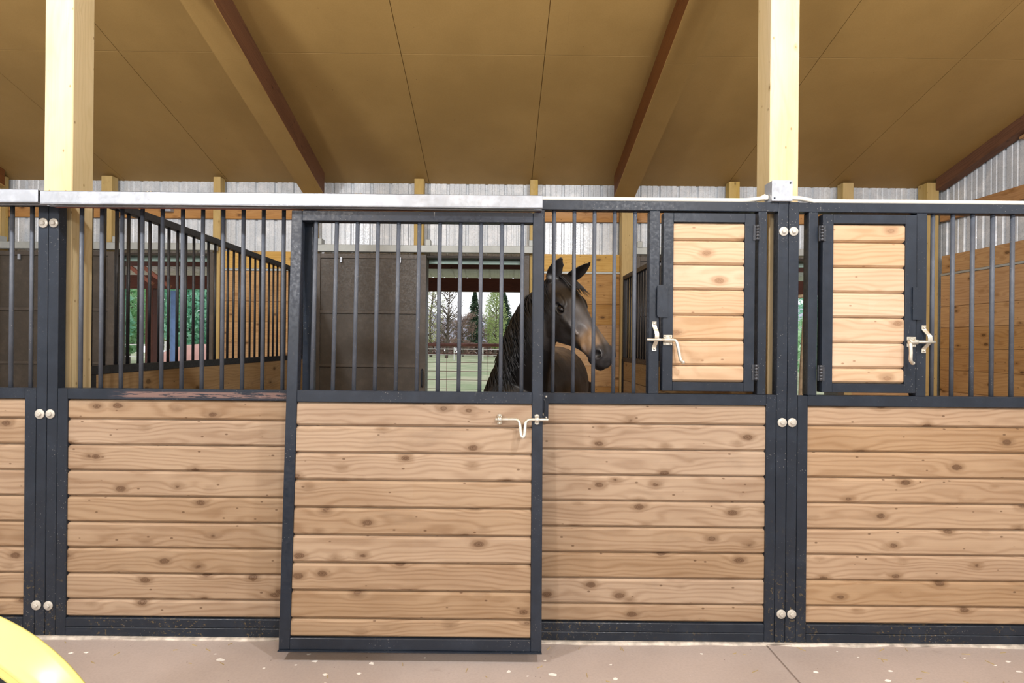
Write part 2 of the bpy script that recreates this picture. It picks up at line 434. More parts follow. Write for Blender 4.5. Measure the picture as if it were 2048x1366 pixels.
def rib_profile(a0, a1, pitch=.2286, off=0.):
    """(along, depth) points of a ribbed steel sheet"""
    out = []; k = math.floor((a0 - off) / pitch)
    while off + k * pitch < a1:
        b = off + k * pitch
        out += [(b, 0), (b + .012, .022), (b + .030, .022), (b + .042, 0), (b + .092, 0), (b + .098, .005), (b + .112, .005), (b + .118, 0),
                (b + .152, 0), (b + .158, .005), (b + .172, .005), (b + .178, 0)]; k += 1
    return [(a0, 0)] + [p for p in out if a0 < p[0] < a1] + [(a1, 0)]
def sheet(mb, a0, a1, z0, z1, place, th=.004, off=0.):
    """ribbed sheet; z1 may be a function of the position along it"""
    pr = rib_profile(a0, a1, off=off); n = len(pr); zt = z1 if callable(z1) else (lambda a: z1)
    vs = [place(a, d, z0) for a, d in pr] + [place(a, d, zt(a)) for a, d in pr] + [place(a, d + th, z0) for a, d in pr] + [place(a, d + th, zt(a)) for a, d in pr]
    fs = []
    for i in range(n - 1):
        fs += [(i, i + 1, n + i + 1, n + i), (2 * n + i, 3 * n + i, 3 * n + i + 1, 2 * n + i + 1), (n + i, n + i + 1, 3 * n + i + 1, 3 * n + i), (i, 2 * n + i, 2 * n + i + 1, i + 1)]
    fs += [(0, n, 3 * n, 2 * n), (n - 1, 3 * n - 1, 4 * n - 1, 2 * n - 1)]
    mb.add(vs, fs)
YM = 3.715
OPEN = [(-.87, .30), (-4.53, -3.36), (2.79, 3.96)]
bw = MB(); xs = [XL]
for a, b in sorted(OPEN): xs += [a, b]
xs.append(XR)
for i, (a, b) in enumerate(zip(xs, xs[1:])):
    sheet(bw, a, b, 2.50 if i % 2 else 0, roofz(YM) + .02, lambda q, d, z: (q, YM + d, z), off=.03)
struct(bw.build('wall_back', 'metal_wall'))
XW = 5.12
rw = MB(); sheet(rw, YF, 3.72, 0, lambda y: roofz(y) if y > YR else roofz(2 * YR - y), lambda q, d, z: (XW + .03 + d, q, z), off=.05)
struct(rw.build('wall_right', 'metal_wall'))
lw = MB(); sheet(lw, YF, 3.72, 0, lambda y: roofz(y) if y > YR else roofz(2 * YR - y), lambda q, d, z: (XL + .03 - d, q, z))
struct(lw.build('wall_left', 'metal_wall'))
fw = MB(); sheet(fw, XL, XR, 0, ZE, lambda q, d, z: (q, YF + .03 - d, z))
struct(fw.build('wall_front', 'metal_wall'))
# bare concrete edge under the stall fronts
sl = MB()
n = 70; pr = []
for i in range(n + 1):
    x = -3.4 + 6.8 * i / n
    pr.append([(x, -.016 + random.uniform(-.008, .008), .0), (x, -.012 + random.uniform(-.005, .005), .008), (x, .08, .008), (x, .08, 0)])
sl.loft(pr); sl.smooth = [False] * len(sl.f)
struct(sl.build('trim_1', 'sill'))
# ------------------------------------------------------------------ timber posts, rafters, girts
def timber(name, mat, x0, x1, y0, y1, z0, z1, label, cat, group=None):
    return tag(MB().box(x0, x1, y0, y1, z0, z1).build(name, mat, None, .004), label, cat, group)
def zt(y): return roofz(y) - .002
timber('timber_post', 'post', -2.326, -2.181, .075, .215, 0, zt(.215) - .285, 'thick square timber post behind the galvanised track at the left seam', 'post', 'thick posts behind the stall fronts')
timber('timber_post', 'post', 1.362, 1.508, .075, .215, 0, zt(.215) - .285, 'thick square timber post behind the grey junction box', 'post', 'thick posts behind the stall fronts')
def rafter(x0, x1, h, y0, y1, label, plate=True):
    root = empty('rafter', ((x0 + x1) / 2, y1, roofz(y1) - h))
    mb = MB()
    c0, c1 = x0 + .003, x1 - .003
    vs = [(x, y, roofz(y) - dz) for x in (c0, c1) for y in (y0, y1) for dz in (h - .014, .003)]
    sd = random.random() * 40
    mb.add(vs, [(0, 1, 3, 2), (4, 6, 7, 5), (0, 4, 5, 1), (2, 3, 7, 6), (0, 2, 6, 4), (1, 5, 7, 3)], [(v[1], v[2] + v[1] * RS + sd, v[0] + sd) for v in vs], sd)
    mb.build('timber', 'rafter', root)
    if plate:
        mb = MB(); L = [y1, 1.62, .95, -.3, y0]
        for a, b in zip(L, L[1:]):
            vs = [(x, y, roofz(y) - dz) for x in (x0, x1) for y in (a - .001, b + .001) for dz in (h, h - .013)]
            mb.add(vs, [(0, 1, 3, 2), (4, 6, 7, 5), (0, 4, 5, 1), (2, 3, 7, 6), (0, 2, 6, 4), (1, 5, 7, 3)])
        tag(mb.build('soffit_plate', 'ceiling', root), 'tan plywood strip under the rafter')
    tag(root, label, 'rafter')
    return root
rafter(-2.275, -2.045, .27, YR, 3.52, 'boxed sloping rafter above the left timber post')
rafter(1.298, 1.53, .27, YR, 3.52, 'boxed sloping rafter left of the right timber post')
rafter(-5.98, -5.74, .2, YR, 3.52, 'dark sloping rafter end with bolts above the left corner')
rafter(5.02, 5.13, .15, YR, 3.52, 'dark thin rafter along the top of right wall', False)
for a, b, l in ((XL + .05, -2.3, 'brown horizontal girt across the metal wall of the left stall'), (-2.2, 1.4, 'brown horizontal girt across the metal wall behind the horse'),
                (1.5, 5.05, 'brown horizontal girt across the back metal wall of the right stall')):
    timber('wall_girt', 'girt', a, b, 3.672, 3.712, 2.925, 3.07, l, 'girt')
for x0, x1, l in ((-4.66, -4.535, 'timber stud left of the open left back doorway'), (-3.355, -3.27, 'timber stud right of the open left back doorway'),
               (-1.015, -.905, 'timber stud between brown sliding door and middle doorway, behind the track'), (.335, .425, 'timber stud right of the middle back doorway, beside the horse'),
               (2.65, 2.775, 'timber stud showing above the right feed door'), (3.975, 4.1, 'timber stud right of the right back doorway'),
               (-5.97, -5.83, 'timber stud at the left corner of the left stall back wall')):
    timber('wall_stud', 'post_back', x0, x1, 3.56, 3.668, 0, zt(3.668), l, 'stud')
for x0, x1, l in ((-2.30, -2.155, 'square post where the left partition meets the back wall'), (1.40, 1.545, 'square post where the right partition meets the back wall'),
                  (4.93, 5.07, 'dark square corner post between back wall and right wall')):
    timber('corner_post', 'post_back', x0, x1, 3.53, 3.668, 0, zt(3.668), l, 'post')
timber('wall_girt', 'girt', 5.075, 5.125, -2, 3.53, 2.93, 3.07, 'brown horizontal girt along the right metal wall', 'girt')
mb = MB(); vs = [(x, y, roofz(y) - dz) for x in (5.085, 5.128) for y in (-2.0, 3.3) for dz in (.34 if 1 else 0, .15)]
vs = [(x, y, z) for x, y, z in vs]
mb.add(vs, [(0, 1, 3, 2), (4, 6, 7, 5), (0, 4, 5, 1), (2, 3, 7, 6), (0, 2, 6, 4), (1, 5, 7, 3)], [(v[1], v[2] + v[1] * RS, v[0]) for v in vs], 3.)
# sloping brown board under the wall rafter: level at the back, dropping away below the rafter towards the aisle
mb = MB(); z_at = lambda y: (roofz(y) - .15)
vs = []
for x in (5.085, 5.128):
    vs += [(x, 2.6, z_at(2.6)), (x, 2.6, z_at(2.6) - .02), (x, -2., z_at(-2.)), (x, -2., z_at(-2.) - .75)]
mb.add(vs, [(0, 1, 3, 2), (4, 6, 7, 5), (0, 4, 5, 1), (2, 3, 7, 6), (0, 2, 6, 4), (1, 5, 7, 3)], [(v[1], v[2], v[0]) for v in vs], 3.)
tag(mb.build('gable_board', 'girt'), 'tapering brown board under the rafter on the right wall', 'board')
# board linings between posts
def lining(x0, x1, label):
    root = empty('wall_lining', ((x0 + x1) / 2, 3.62, 0))
    mb = MB(); zs = [.02 + .2405 * k for k in range(9)]; zs += [2.30]
    boards(mb, x0, x1, zs, 3.602, .04, .003, .004, .007); mb.build('board_cladding', 'board_lining', root)
    MB().box(x0, x1, 3.598, 3.64, 2.302, 2.325).build('metal_strip', 'track_back', root)
    tag(MB().box(x0, x1, 3.606, 3.65, 2.328, 2.53).build('top_plank', 'board_lining_pale', root, .003), 'pale yellowish top plank')
    tag(root, label, 'board lining')
lining(-3.265, -2.305, 'brown plank lining of the left stall back wall, right of the doorway')
lining(.43, 1.395, 'brown plank lining of the back wall behind the horse head')
lining(4.105, 4.925, 'brown plank lining of the right stall back wall by the corner')
root = empty('wall_lining', (5.08, 1.8, 0)); mb = MB()
boards(mb, -3.5, -.06, [.02 + .2405 * k for k in range(9)] + [2.30], 0, .04, .003, .004, .007, frame=lambda x, y, z: (5.075 + y, -x, z))
mb.build('board_cladding', 'board_lining', root)
MB().box(5.07, 5.11, .06, 3.5, 2.302, 2.325).build('metal_strip', 'track_back', root)
MB().box(5.08, 5.12, .06, 3.5, 2.328, 2.53).build('top_plank', 'board_lining', root, .003)
tag(root, 'brown plank lining along the right wall of the right stall', 'board lining')

# ------------------------------------------------------------------ stall fronts
def front_root(name, x, label): return tag(empty(name, (x, .025, 0)), label, 'stall front')
def T(mb, x0, x1, z0, z1, y0=FR0, y1=FR1): mb.box(x0, x1, y0, y1, z0, z1, 1)
def stack2(mb, x0, x1):
    T(mb, x0, x1, .009, .0515); T(mb, x0, x1, .0535, ZBOT)

def latch(parent, sgn, bolt_px, bolt_py, Y0=-.002):
    """sgn +1: the handle hangs on the right of the plate (left-hand feed door); -1 mirrors it"""
    p = at(bolt_px, bolt_py, Y0)
    mb = MB()
    pl = p + V3((0, 0, 0)); w, h = .022, .025
    mb.box(pl.x - w, pl.x + w, Y0 - .004, Y0, pl.z - h, pl.z + h)
    mb.tube([(pl.x - w, Y0 - .012, pl.z), (pl.x + w, Y0 - .012, pl.z)], .0125, 12)
    for i in (-1, 1):
        for k in (-1, 1): mb.ball((pl.x + i * .013, Y0 - .005, pl.z + k * .019), .0045, nu=8, nv=6)
    root = mb.build('latch_plate', 'zinc', parent, .001)
    b = MB(); yb = Y0 - .014
    b.tube([(pl.x - sgn * .105, yb, pl.z), (pl.x + sgn * .018, yb, pl.z)], .0075, 10)
    b.build('latch_bolt', 'zinc', root)
    b = MB()
    if sgn > 0: pts = [(.018, 0, 0), (.034, -.006, -.004), (.042, -.012, -.03), (.052, -.018, -.085), (.056, -.022, -.10), (.066, -.02, -.108)]
    else: pts = [(.018, 0, 0), (.03, -.014, .0), (.037, -.03, -.012), (.037, -.034, -.05), (.036, -.032, -.09), (.02, -.024, -.103)]
    pts = [(pl.x + sgn * q[0], yb + q[1], pl.z + q[2]) for q in pts]
    b.tube(smooth_path(pts, 5), .0078, 10); b.ball(pts[-1], .0095, nu=10, nv=8)
    b.build('latch_handle', 'zinc', root)
    return root
def keeper(parent, px, y0, y1, bulge, Y0=-.001):
    a, b = at(px, y0, Y0), at(px, y1, Y0); x = (a.x + b.x) / 2; zc = (a.z + b.z) / 2; h = abs(a.z - b.z) / 2
    pts = [(x, Y0 - .003, zc + h), (x, Y0 - .003, zc + h * .72), (x + bulge * .5, Y0 - .012, zc + h * .5), (x + bulge, Y0 - .026, zc + h * .2), (x + bulge, Y0 - .026, zc - h * .2),
           (x + bulge * .5, Y0 - .012, zc - h * .5), (x, Y0 - .003, zc - h * .72), (x, Y0 - .003, zc - h)]
    P = smooth_path(pts, 5); mb = MB(); rings = []
    for i, q in enumerate(P):
        t = (P[min(i + 1, len(P) - 1)] - P[max(i - 1, 0)]).normalized(); nrm = t.cross(V3((1, 0, 0))).normalized()
        w = .0105; rings.append([q + V3((w, 0, 0)) + nrm * .0025, q - V3((w, 0, 0)) + nrm * .0025, q - V3((w, 0, 0)) - nrm * .0025, q + V3((w, 0, 0)) - nrm * .0025])
    mb.loft(rings); mb.smooth = [False] * len(mb.f)
    for z in (zc + h * .84, zc - h * .84): mb.ball((x, Y0 - .006, z), .0065, nu=8, nv=6)
    return mb.build('latch_keeper', 'zinc', parent, .0008)

def feed_door(parent, x0, x1, z0, z1, ix0, ix1, iz0, iz1, hinge_side, board_mat, label, grooves):
    y0, y1 = -.010, .034
    mb = MB()
    mb.box(x0, ix0, y0, y1, z0, z1, 1); mb.box(ix1, x1, y0, y1, z0, z1, 1)
    mb.box(ix0, ix1, y0, y1, iz1, z1, 1); mb.box(ix0, ix1, y0, y1, z0, iz0, 1)
    d = tag(mb.build('feed_door', 'black', parent, .002), label)
    mb = MB(); boards(mb, ix0 + .001, ix1 - .001, grooves, -.004, .03); mb.build('board_infill', board_mat, d)
    hx = x1 if hinge_side > 0 else x0
    for z in (z1 - .095, z0 + .095):
        h = MB()
        for k in range(5): h.tube([(hx + hinge_side * .008, y0 - .004, z - .038 + k * .0155), (hx + hinge_side * .008, y0 - .004, z - .038 + k * .0155 + .0142)], .0085, 10)
        h.box(hx - .012 if hinge_side > 0 else hx - .022, hx + .022 if hinge_side > 0 else hx + .012, y0 - .003, y0 + .001, z - .038, z + .038)
        h.build('hinge', 'hinge', d)
    # rounded guard plate over the gap on the latch side
    gx = x0 if hinge_side > 0 else x1; s = -1 if hinge_side > 0 else 1
    za, zb = 1.768, 1.608
    ins, out = gx - s * .022, gx + s * .03; rr = .014; pts = []
    def arc(cx, cz, a0, a1): return [(cx + s * rr * math.cos(a0 + (a1 - a0) * i / 6), cz + rr * math.sin(a0 + (a1 - a0) * i / 6)) for i in range(7)]
    pts = [(ins, zb)] + arc(out - s * rr, zb + rr, -PI / 2, 0) + arc(out - s * rr, za - rr, 0, PI / 2) + [(ins, za)]
    k = len(pts); gp = MB()
    gp.add([(x, y0 - .006, z) for x, z in pts] + [(x, y0 - .002, z) for x, z in pts],
           [tuple(range(k)), tuple(range(2 * k - 1, k - 1, -1))] + [(i, (i + 1) % k, k + (i + 1) % k, k + i) for i in range(k)])
    gp.build('guard_plate', 'black', d)
    return d

# --- middle front (the horse's stall)
mid = front_root('stall_front', -.4, 'fixed black framed stall front of the horse stall, either side of its sliding door')
mb = MB()
T(mb, -2.235, -2.185, .009, 2.175); T(mb, -2.183, -2.134, .009, ZMID1); T(mb, -2.185, 1.369, 2.136, ZTOP)
T(mb, -2.134, -.975, ZMID0, ZMID1); stack2(mb, -2.134, -.975); T(mb, -.975, -.925, .009, 2.136)
T(mb, .17, .215, .009, 2.136); T(mb, .215, 1.318, ZMID0, ZMID1); stack2(mb, .215, 1.318)
T(mb, 1.370, 1.4205, .009, ZTOP + .002); T(mb, 1.3185, 1.368, .009, ZMID1)
T(mb, .735, .785, ZMID1, 2.136); T(mb, 1.272, 1.315, ZMID1, 2.136)
mb.build('frame', 'black', mid, .0025)
bar_set(mid, [-1.083 - .1007 * k for k in range(11)], ZMID1, 2.136)
bar_set(mid, [.264 + .1008 * k for k in range(5)], ZMID1, 2.136)
mb = MB(); boards(mb, -2.134, -.975, LOW, .008, .034); mb.build('board_infill', 'board', mid)
mb = MB(); boards(mb, .215, 1.318, LOW, .008, .034); mb.build('board_infill', 'board', mid)
for px, py in ((108, 446), (101, 828), (97, 1211), (1567, 463), (1564, 845), (1562, 1228)): washer_bolt(mid, px, py)
fz0, fz1 = 1.247, 2.124
def gz(px, ys): return [at(px, y, 0).z for y in ys]
d1 = feed_door(mid, .800, 1.2515, fz0, fz1, .850, 1.2015, 1.291, 2.079, 1, 'board_feed', 'feed door with pale boards beside the horse, hinged on the right',
               [1.2915] + gz(1415, [731.5, 681.5, 631, 580, 530, 481.5]) + [2.0785])
latch(d1, 1, 1335, 680, -.010); keeper(mid, 1308, 643, 702, .006)
# strike plate with a chain on the right of the sliding door
p0, p1 = at(1085.5, 789, -.004), at(1096.5, 840, -.004)
mb = MB(); mb.box(p0.x, p1.x, -.006, -.0005, p1.z, p0.z); sp = mb.build('strike_plate', 'black_door', mid, .001)
for px, py in ((1092, 793.5), (1092, 835.5), (1086.5, 829)): MB().ball(at(px, py, -.008), .006, nu=10, nv=8).build('strike_bolt', 'washer', sp)
pts = [at(1087, 798, -.016), at(1090, 803, -.02), at(1089.5, 812, -.02), at(1089, 823, -.018), at(1088, 830, -.014)]
MB().tube(smooth_path(pts, 6), .0022, 6).build('safety_chain', 'hinge', sp)

# --- left front
lf = front_root('stall_front', -2.85, 'black framed stall front cut off by the left picture edge')
mb = MB()
T(mb, -2.2875, -2.2375, .009, 2.175); T(mb, -2.345, -2.2895, .009, ZMID1); T(mb, -3.35, -2.2875, 2.136, ZTOP)
T(mb, -3.35, -2.345, ZMID0, ZMID1); stack2(mb, -3.35, -2.345); T(mb, -3.4, -3.35, .009, ZTOP)
mb.build('frame', 'black', lf, .0025)
bar_set(lf, [-2.337 - .0998 * k for k in range(10)], ZMID1, 2.136)
mb = MB(); boards(mb, -3.35, -2.345, LOW, .008, .034); mb.build('board_infill', 'board', lf)
for px, py in ((87, 446), (80, 828), (73, 1210)): washer_bolt(lf, px, py, big=True)

# --- right front
rf = front_root('stall_front', 2.4, 'black framed stall front cut off by the right picture edge')
mb = MB()
T(mb, 1.4225, 1.4725, .009, ZTOP + .002); T(mb, 1.4745, 1.5245, .009, ZMID1 - .003); T(mb, 1.4725, 3.4, 2.136, ZTOP)
T(mb, 1.5245, 3.35, ZMID0, ZMID1); stack2(mb, 1.5245, 3.35); T(mb, 3.35, 3.4, .009, 2.136)
T(mb, 1.522, 1.567, ZMID1, 2.136); T(mb, 2.056, 2.106, ZMID1, 2.136)
mb.build('frame', 'black', rf, .0025)
bar_set(rf, [2.152 + .0993 * k for k in range(12)], ZMID1, 2.136)
mb = MB(); boards(mb, 1.5245, 3.35, LOW, .008, .034); mb.build('board_infill', 'board_right', rf)
for px, py in ((1587, 463), (1584, 845), (1583, 1228)): washer_bolt(rf, px, py)
d2 = feed_door(rf, 1.585, 2.047, fz0, fz1, 1.637, 1.992, 1.291, 2.079, -1, 'board_feed', 'feed door with pale boards hinged on the left',
               [1.2915] + gz(1736, [737, 686.5, 636, 586, 535.5, 485.5]) + [2.0785])
latch(d2, -1, 1822, 684, -.010); keeper(rf, 1846.5, 651, 706, .011)

# ------------------------------------------------------------------ sliding door, hung from the track and tipped out at the foot
DT, DB, ZT_, ZB_ = -.068, -.176, 2.104, .052
dy = (DT - DB) / (ZT_ - ZB_); ln = math.hypot(1, dy)
def dp(x, y, z):                      # door-plane coordinates: y measured out of the door's face, z height
    return (x, DT + (z - ZT_) * dy + y, z - y * dy)
door = tag(empty('sliding_stall_door', (-.4, (DT + DB) / 2, ZB_)), 'black framed sliding stall door with boards below bars, tipped outward at its foot', 'stall door')
def dbox(mb, x0, x1, z0, z1, y0=0., y1=.045, sd=1):
    vs = [dp(x, y, z) for x in (x0, x1) for y in (y0, y1) for z in (z0, z1)]
    mb.add(vs, [(0, 1, 3, 2), (4, 6, 7, 5), (0, 4, 5, 1), (2, 3, 7, 6), (0, 2, 6, 4), (1, 5, 7, 3)], None, sd)
mb = MB(); X0, X1 = -1.008, .205
dbox(mb, X0, X0 + .051, ZB_, ZT_); dbox(mb, X1 - .051, X1, ZB_, ZT_)
dbox(mb, X0 + .051, X1 - .051, ZT_ - .05, ZT_); dbox(mb, X0 + .051, X1 - .051, 1.188, 1.243); dbox(mb, X0 + .051, X1 - .051, ZB_, ZB_ + .052)
mb.build('frame', 'black_door', door, .0025)
# the narrow lip along the foot and the guide shoe
mb = MB(); dbox(mb, X0, X1, ZB_ - .004, ZB_ + .0, -.012, .045); mb.build('foot_lip', 'black_door', door)
first = None
for k in range(11):
    x = -.895 + .0999 * k; a, b = V3(dp(x, .022, 1.24)), V3(dp(x, .022, ZT_ - .048))
    if first is None: first = MB().tube([a, b], .0098, 10).build('bar', 'bar', door, origin=a)
    else:
        o = first.copy(); C.objects.link(o); o.parent = door; o.location = a - W[door.name]
dz = [ZB_ + .052, .188] + [.188 + .1268 * k for k in range(1, 8)] + [1.188]
mb = MB(); boards(mb, X0 + .052, X1 - .052, dz, .006, .034, frame=dp); mb.build('board_infill', 'board', door)
# latch rod with its drooping handle, on two strap brackets
zl = 1.116
for px in (999.5, 1074):
    x = (px - 1000 + 1.3) / F * (DT + (zl - ZT_) * dy + 2.625)
    mb = MB(); dbox(mb, x - .0105, x + .0105, zl - .022, zl + .022, -.004 if px < 1050 else -.004, .002)
    mb.tube([dp(x - .0105, -.014, zl), dp(x + .0105, -.014, zl)], .0125, 12)
    for z in (zl - .018, zl + .018): mb.ball(dp(x, -.006, z), .008, nu=10, nv=8)
    mb.build('latch_bracket', 'zinc', door)
xs_ = lambda px: (px - 1000 + 1.2) / F * 2.46
pts = [(991, 0, 0), (1008, 0, 0), (1028, 0, 0), (1035, -.001, -.002), (1039.5, -.006, -.013), (1041, -.015, -.036), (1042, -.024, -.060), (1043.2, -.028, -.073), (1046, -.030, -.080), (1048.8, -.028, -.073), (1050, -.024, -.060), (1051, -.015, -.036), (1052.5, -.006, -.013), (1057, -.001, -.002), (1064, 0, 0), (1082, 0, 0), (1098, 0, 0)]
MB().tube(smooth_path([dp(xs_(p[0]), -.014 + p[1], zl + p[2]) for p in pts], 6), .0075, 10).build('latch_rod', 'zinc', door)

# ------------------------------------------------------------------ door track and its neighbour
def track(xa, xb, z0, z1, y0, y1, label):
    root = tag(empty('door_track', ((xa + xb) / 2, (y0 + y1) / 2, z0)), label, 'door track')
    mb = MB()
    mb.box(xa, xb, y0, y1, z1 - .004, z1, 1); mb.box(xa, xb, y0, y0 + .004, z0 + .006, z1, 1); mb.box(xa, xb, y1 - .004, y1, z0 + .006, z1, 1)
    mb.box(xa, xb, y0, y0 + .022, z0 + .002, z0 + .006, 1); mb.box(xa, xb, y1 - .022, y1, z0 + .002, z0 + .006, 1)
    mb.build('rail', 'galv', root, .0015)
    return root
tr = track(-2.188, .196, 2.113, 2.177, -.105, -.045, 'long galvanised door track above the tipped sliding stall door')
MB().box(-2.188, .196, -.043, -.003, 2.12, 2.16).build('mounting_board', 'redpipe', tr)
for px in (297, 304, 713, 722):
    p = at(px, 379, -.07); MB().tube([(p.x, -.075, 2.176), (p.x, -.075, 2.186)], .006, 6).build('rail_bolt', 'zinc', tr)
track(-3.35, -2.197, 2.118, 2.183, -.107, -.045, 'short galvanised door track cut off by the left picture edge')

# ------------------------------------------------------------------ electrics
p = at(1555, 380, .03)
jb = tag(empty('junction_box', (p.x, .02, ZTOP)), 'grey square junction box on the stall front top rail', 'junction box')
mb = MB(); mb.box(p.x - .048, p.x + .051, -.012, .065, ZTOP + .003, ZTOP + .104); mb.build('box_body', 'galv', jb, .002)
mb = MB(); mb.box(p.x - .049, p.x + .052, -.0145, -.012, ZTOP + .0025, ZTOP + .105)
mb.build('cover', 'galv', jb, .001)
for sx, sz in ((.04, .088), (-.037, .014)): tag(MB().ball((p.x + sx, -.0145, ZTOP + .003 + sz), .0045, nu=8, nv=6).build('cover_screw', 'black', jb), 'dark screw')
r = .0115
c1 = MB().tube(smooth_path([(.2, .022, ZTOP + r + .001), (.7, .022, ZTOP + r + .001), (1.12, .022, ZTOP + r + .001), (1.22, .025, ZTOP + r + .003), (1.28, .03, ZTOP + r + .012), (1.315, .03, ZTOP + r + .017), (p.x - .0485, .03, ZTOP + r + .018)], 8), r, 12)
c1.tube([(p.x - .066, .03, ZTOP + r + .018), (p.x - .0495, .03, ZTOP + r + .018)], .0145, 12)
tag(c1.build('conduit', 'conduit'), 'white conduit on the top rail, left of the junction box', 'conduit')
c1 = MB().tube(smooth_path([(p.x + .0525, .03, ZTOP + r + .018), (1.49, .03, ZTOP + r + .016), (1.56, .026, ZTOP + r + .003), (1.63, .022, ZTOP + r + .001), (2.4, .022, ZTOP + r + .001), (3.4, .022, ZTOP + r + .001)], 8), r, 12)
c1.tube([(p.x + .0525, .03, ZTOP + r + .018), (p.x + .066, .03, ZTOP + r + .018)], .0145, 12)
tag(c1.build('conduit', 'conduit'), 'white conduit on the top rail, right of the junction box', 'conduit')
c1 = MB().tube(smooth_path([(p.x - .05, .05, ZTOP + .05), (p.x - .075, .055, ZTOP + .035), (p.x - .10, .06, ZTOP + .018), (p.x - .12, .062, ZTOP - .02)], 6), .006, 8)
tag(c1.build('cable', 'conduit'), 'thin pale cable dropping behind the junction box', 'cable')
p = at(335, 415, 3.64)
mb = MB().box(p.x - .06, p.x + .06, 3.60, 3.671, 2.99, 3.09)
tag(mb.build('outlet_box', 'galv', None, .004), 'small pale electrical box on the left stall girt', 'electrical box')

# ------------------------------------------------------------------ partitions between the stalls
def partition(xc, label, y0=.235, y1=3.52):
    root = tag(empty('stall_partition', (xc, (y0 + y1) / 2, 0)), label, 'partition')
    x0, x1 = xc - .022, xc + .022
    mb = MB()
    mb.box(x0, x1, y0, y1, 2.222, 2.268, 1); mb.box(x0, x1, y0, y1, 1.282, 1.33, 1); mb.box(x0, x1, y0, y0 + .04, 0, 1.282, 1)
    mb.box(x0 - .008, x1 + .008, y1 - .04, y1, 0, 1.31, 1); mb.box(x0, x1, y1 - .04, y1, 1.31, 2.222, 1)
    mb.build('frame', 'bar_dark', root, .002)
    n = int((y1 - y0 - .06) / .0965)
    first = None
    for k in range(n):
        a = V3((xc, y0 + .022 + .0965 * k, 1.328))
        if first is None: first = MB().tube([a, a + V3((0, 0, .897))], .0098, 8).build('bar', 'bar_dark', root, origin=a)
        else:
            o = first.copy(); C.objects.link(o); o.parent = root; o.location = a - W[root.name]
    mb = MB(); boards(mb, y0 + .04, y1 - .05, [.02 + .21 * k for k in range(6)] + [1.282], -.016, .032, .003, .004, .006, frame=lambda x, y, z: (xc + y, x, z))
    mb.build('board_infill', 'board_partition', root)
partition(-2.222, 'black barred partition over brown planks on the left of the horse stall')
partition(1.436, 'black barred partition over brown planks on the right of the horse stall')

# ------------------------------------------------------------------ back sliding doors, their tracks and jambs
def back_door(x0, x1, label, tlabel, jx):
    z0, z1, y0, y1 = .03, 2.488, 3.47, 3.51
    root = None
    if label: root = tag(empty('sliding_back_door', ((x0 + x1) / 2, y0, z0)), label, 'sliding door')
    if label:
        mb = MB()
        mb.box(x0, x0 + .04, y0, y1, z0, z1, 1); mb.box(x1 - .07, x1, y0, y1, z0, z1, 1)
        for a, b in ((z1 - .05, z1), (1.805, 1.84), (1.19, 1.225), (.6, .635), (z0, z0 + .05)): mb.box(x0 + .04, x1 - .07, y0, y1, a, b, 1)
        mb.build('door_frame', 'brown_door_frame', root, .002)
        MB().box(x0 + .03, x1 - .05, y0 + .02, y0 + .03, z0 + .03, z1 - .03, 1).build('sheet_panel', 'brown_door', root)
        mb = MB(); hx = x1 - .035
        mb.tube(smooth_path([(hx, y0, 1.17), (hx, y0 - .035, 1.155), (hx, y0 - .038, 1.1), (hx, y0 - .038, 1.04), (hx, y0 - .035, .985), (hx, y0, .97)], 4), .009, 8)
        mb.build('pull_handle', 'black', root)
        mb = MB()
        for hx in (x0 + .28, x1 - .3): mb.box(hx - .012, hx + .012, y0 - .012, y0 + .002, z1 - .1, z1 - .04); 
        mb.build('hanger_clips', 'galv', root)
    t = tag(empty('back_door_track', ((x0 + jx) / 2, 3.49, 2.51)), tlabel, 'door track')
    MB().box(x0 - .02, jx + .09, 3.455, 3.525, 2.512, 2.592, 1).build('rail', 'track_back', t, .004)
    for bx in (x0 + .03, x1 + .02, jx + .06): MB().box(bx - .03, bx + .03, 3.45, 3.555, 2.585, 2.66, 1).build('rail_bracket', 'track_back', t, .004)
    return root
back_door(-2.11, -.855, 'brown metal sliding door in the back wall of the horse stall', 'pale track over the brown door behind the horse', .29)
back_door(-5.80, -4.435, 'brown metal sliding door in the left stall back wall', 'pale track over the left back doorway', -3.36)
back_door(1.56, 2.81, 'brown metal sliding door glimpsed through the right partition bars', 'pale track over the right back doorway', 3.95)
for i, (a, b) in enumerate(OPEN):
    mb = MB(); mb.box(b - .04, b + .032, 3.53, 3.80, 0, 2.50, 1); mb.box(a - .03, a, 3.62, 3.80, 0, 2.50, 1); mb.box(a, b - .04, 3.62, 3.80, 2.475, 2.50, 1)
    struct(mb.build('trim_%d' % (i + 2), 'brown_door_frame', None, .003))
    mb = MB().box(a + .01, b - .05, 3.76, 3.79, 2.425, 2.474)
    tag(mb.build('weather_flap', 'teal'), ['pale teal strip at the top of the middle back doorway', 'pale teal strip at the top of the left back doorway', 'pale teal strip at the top of the right back doorway'][i], 'flap')

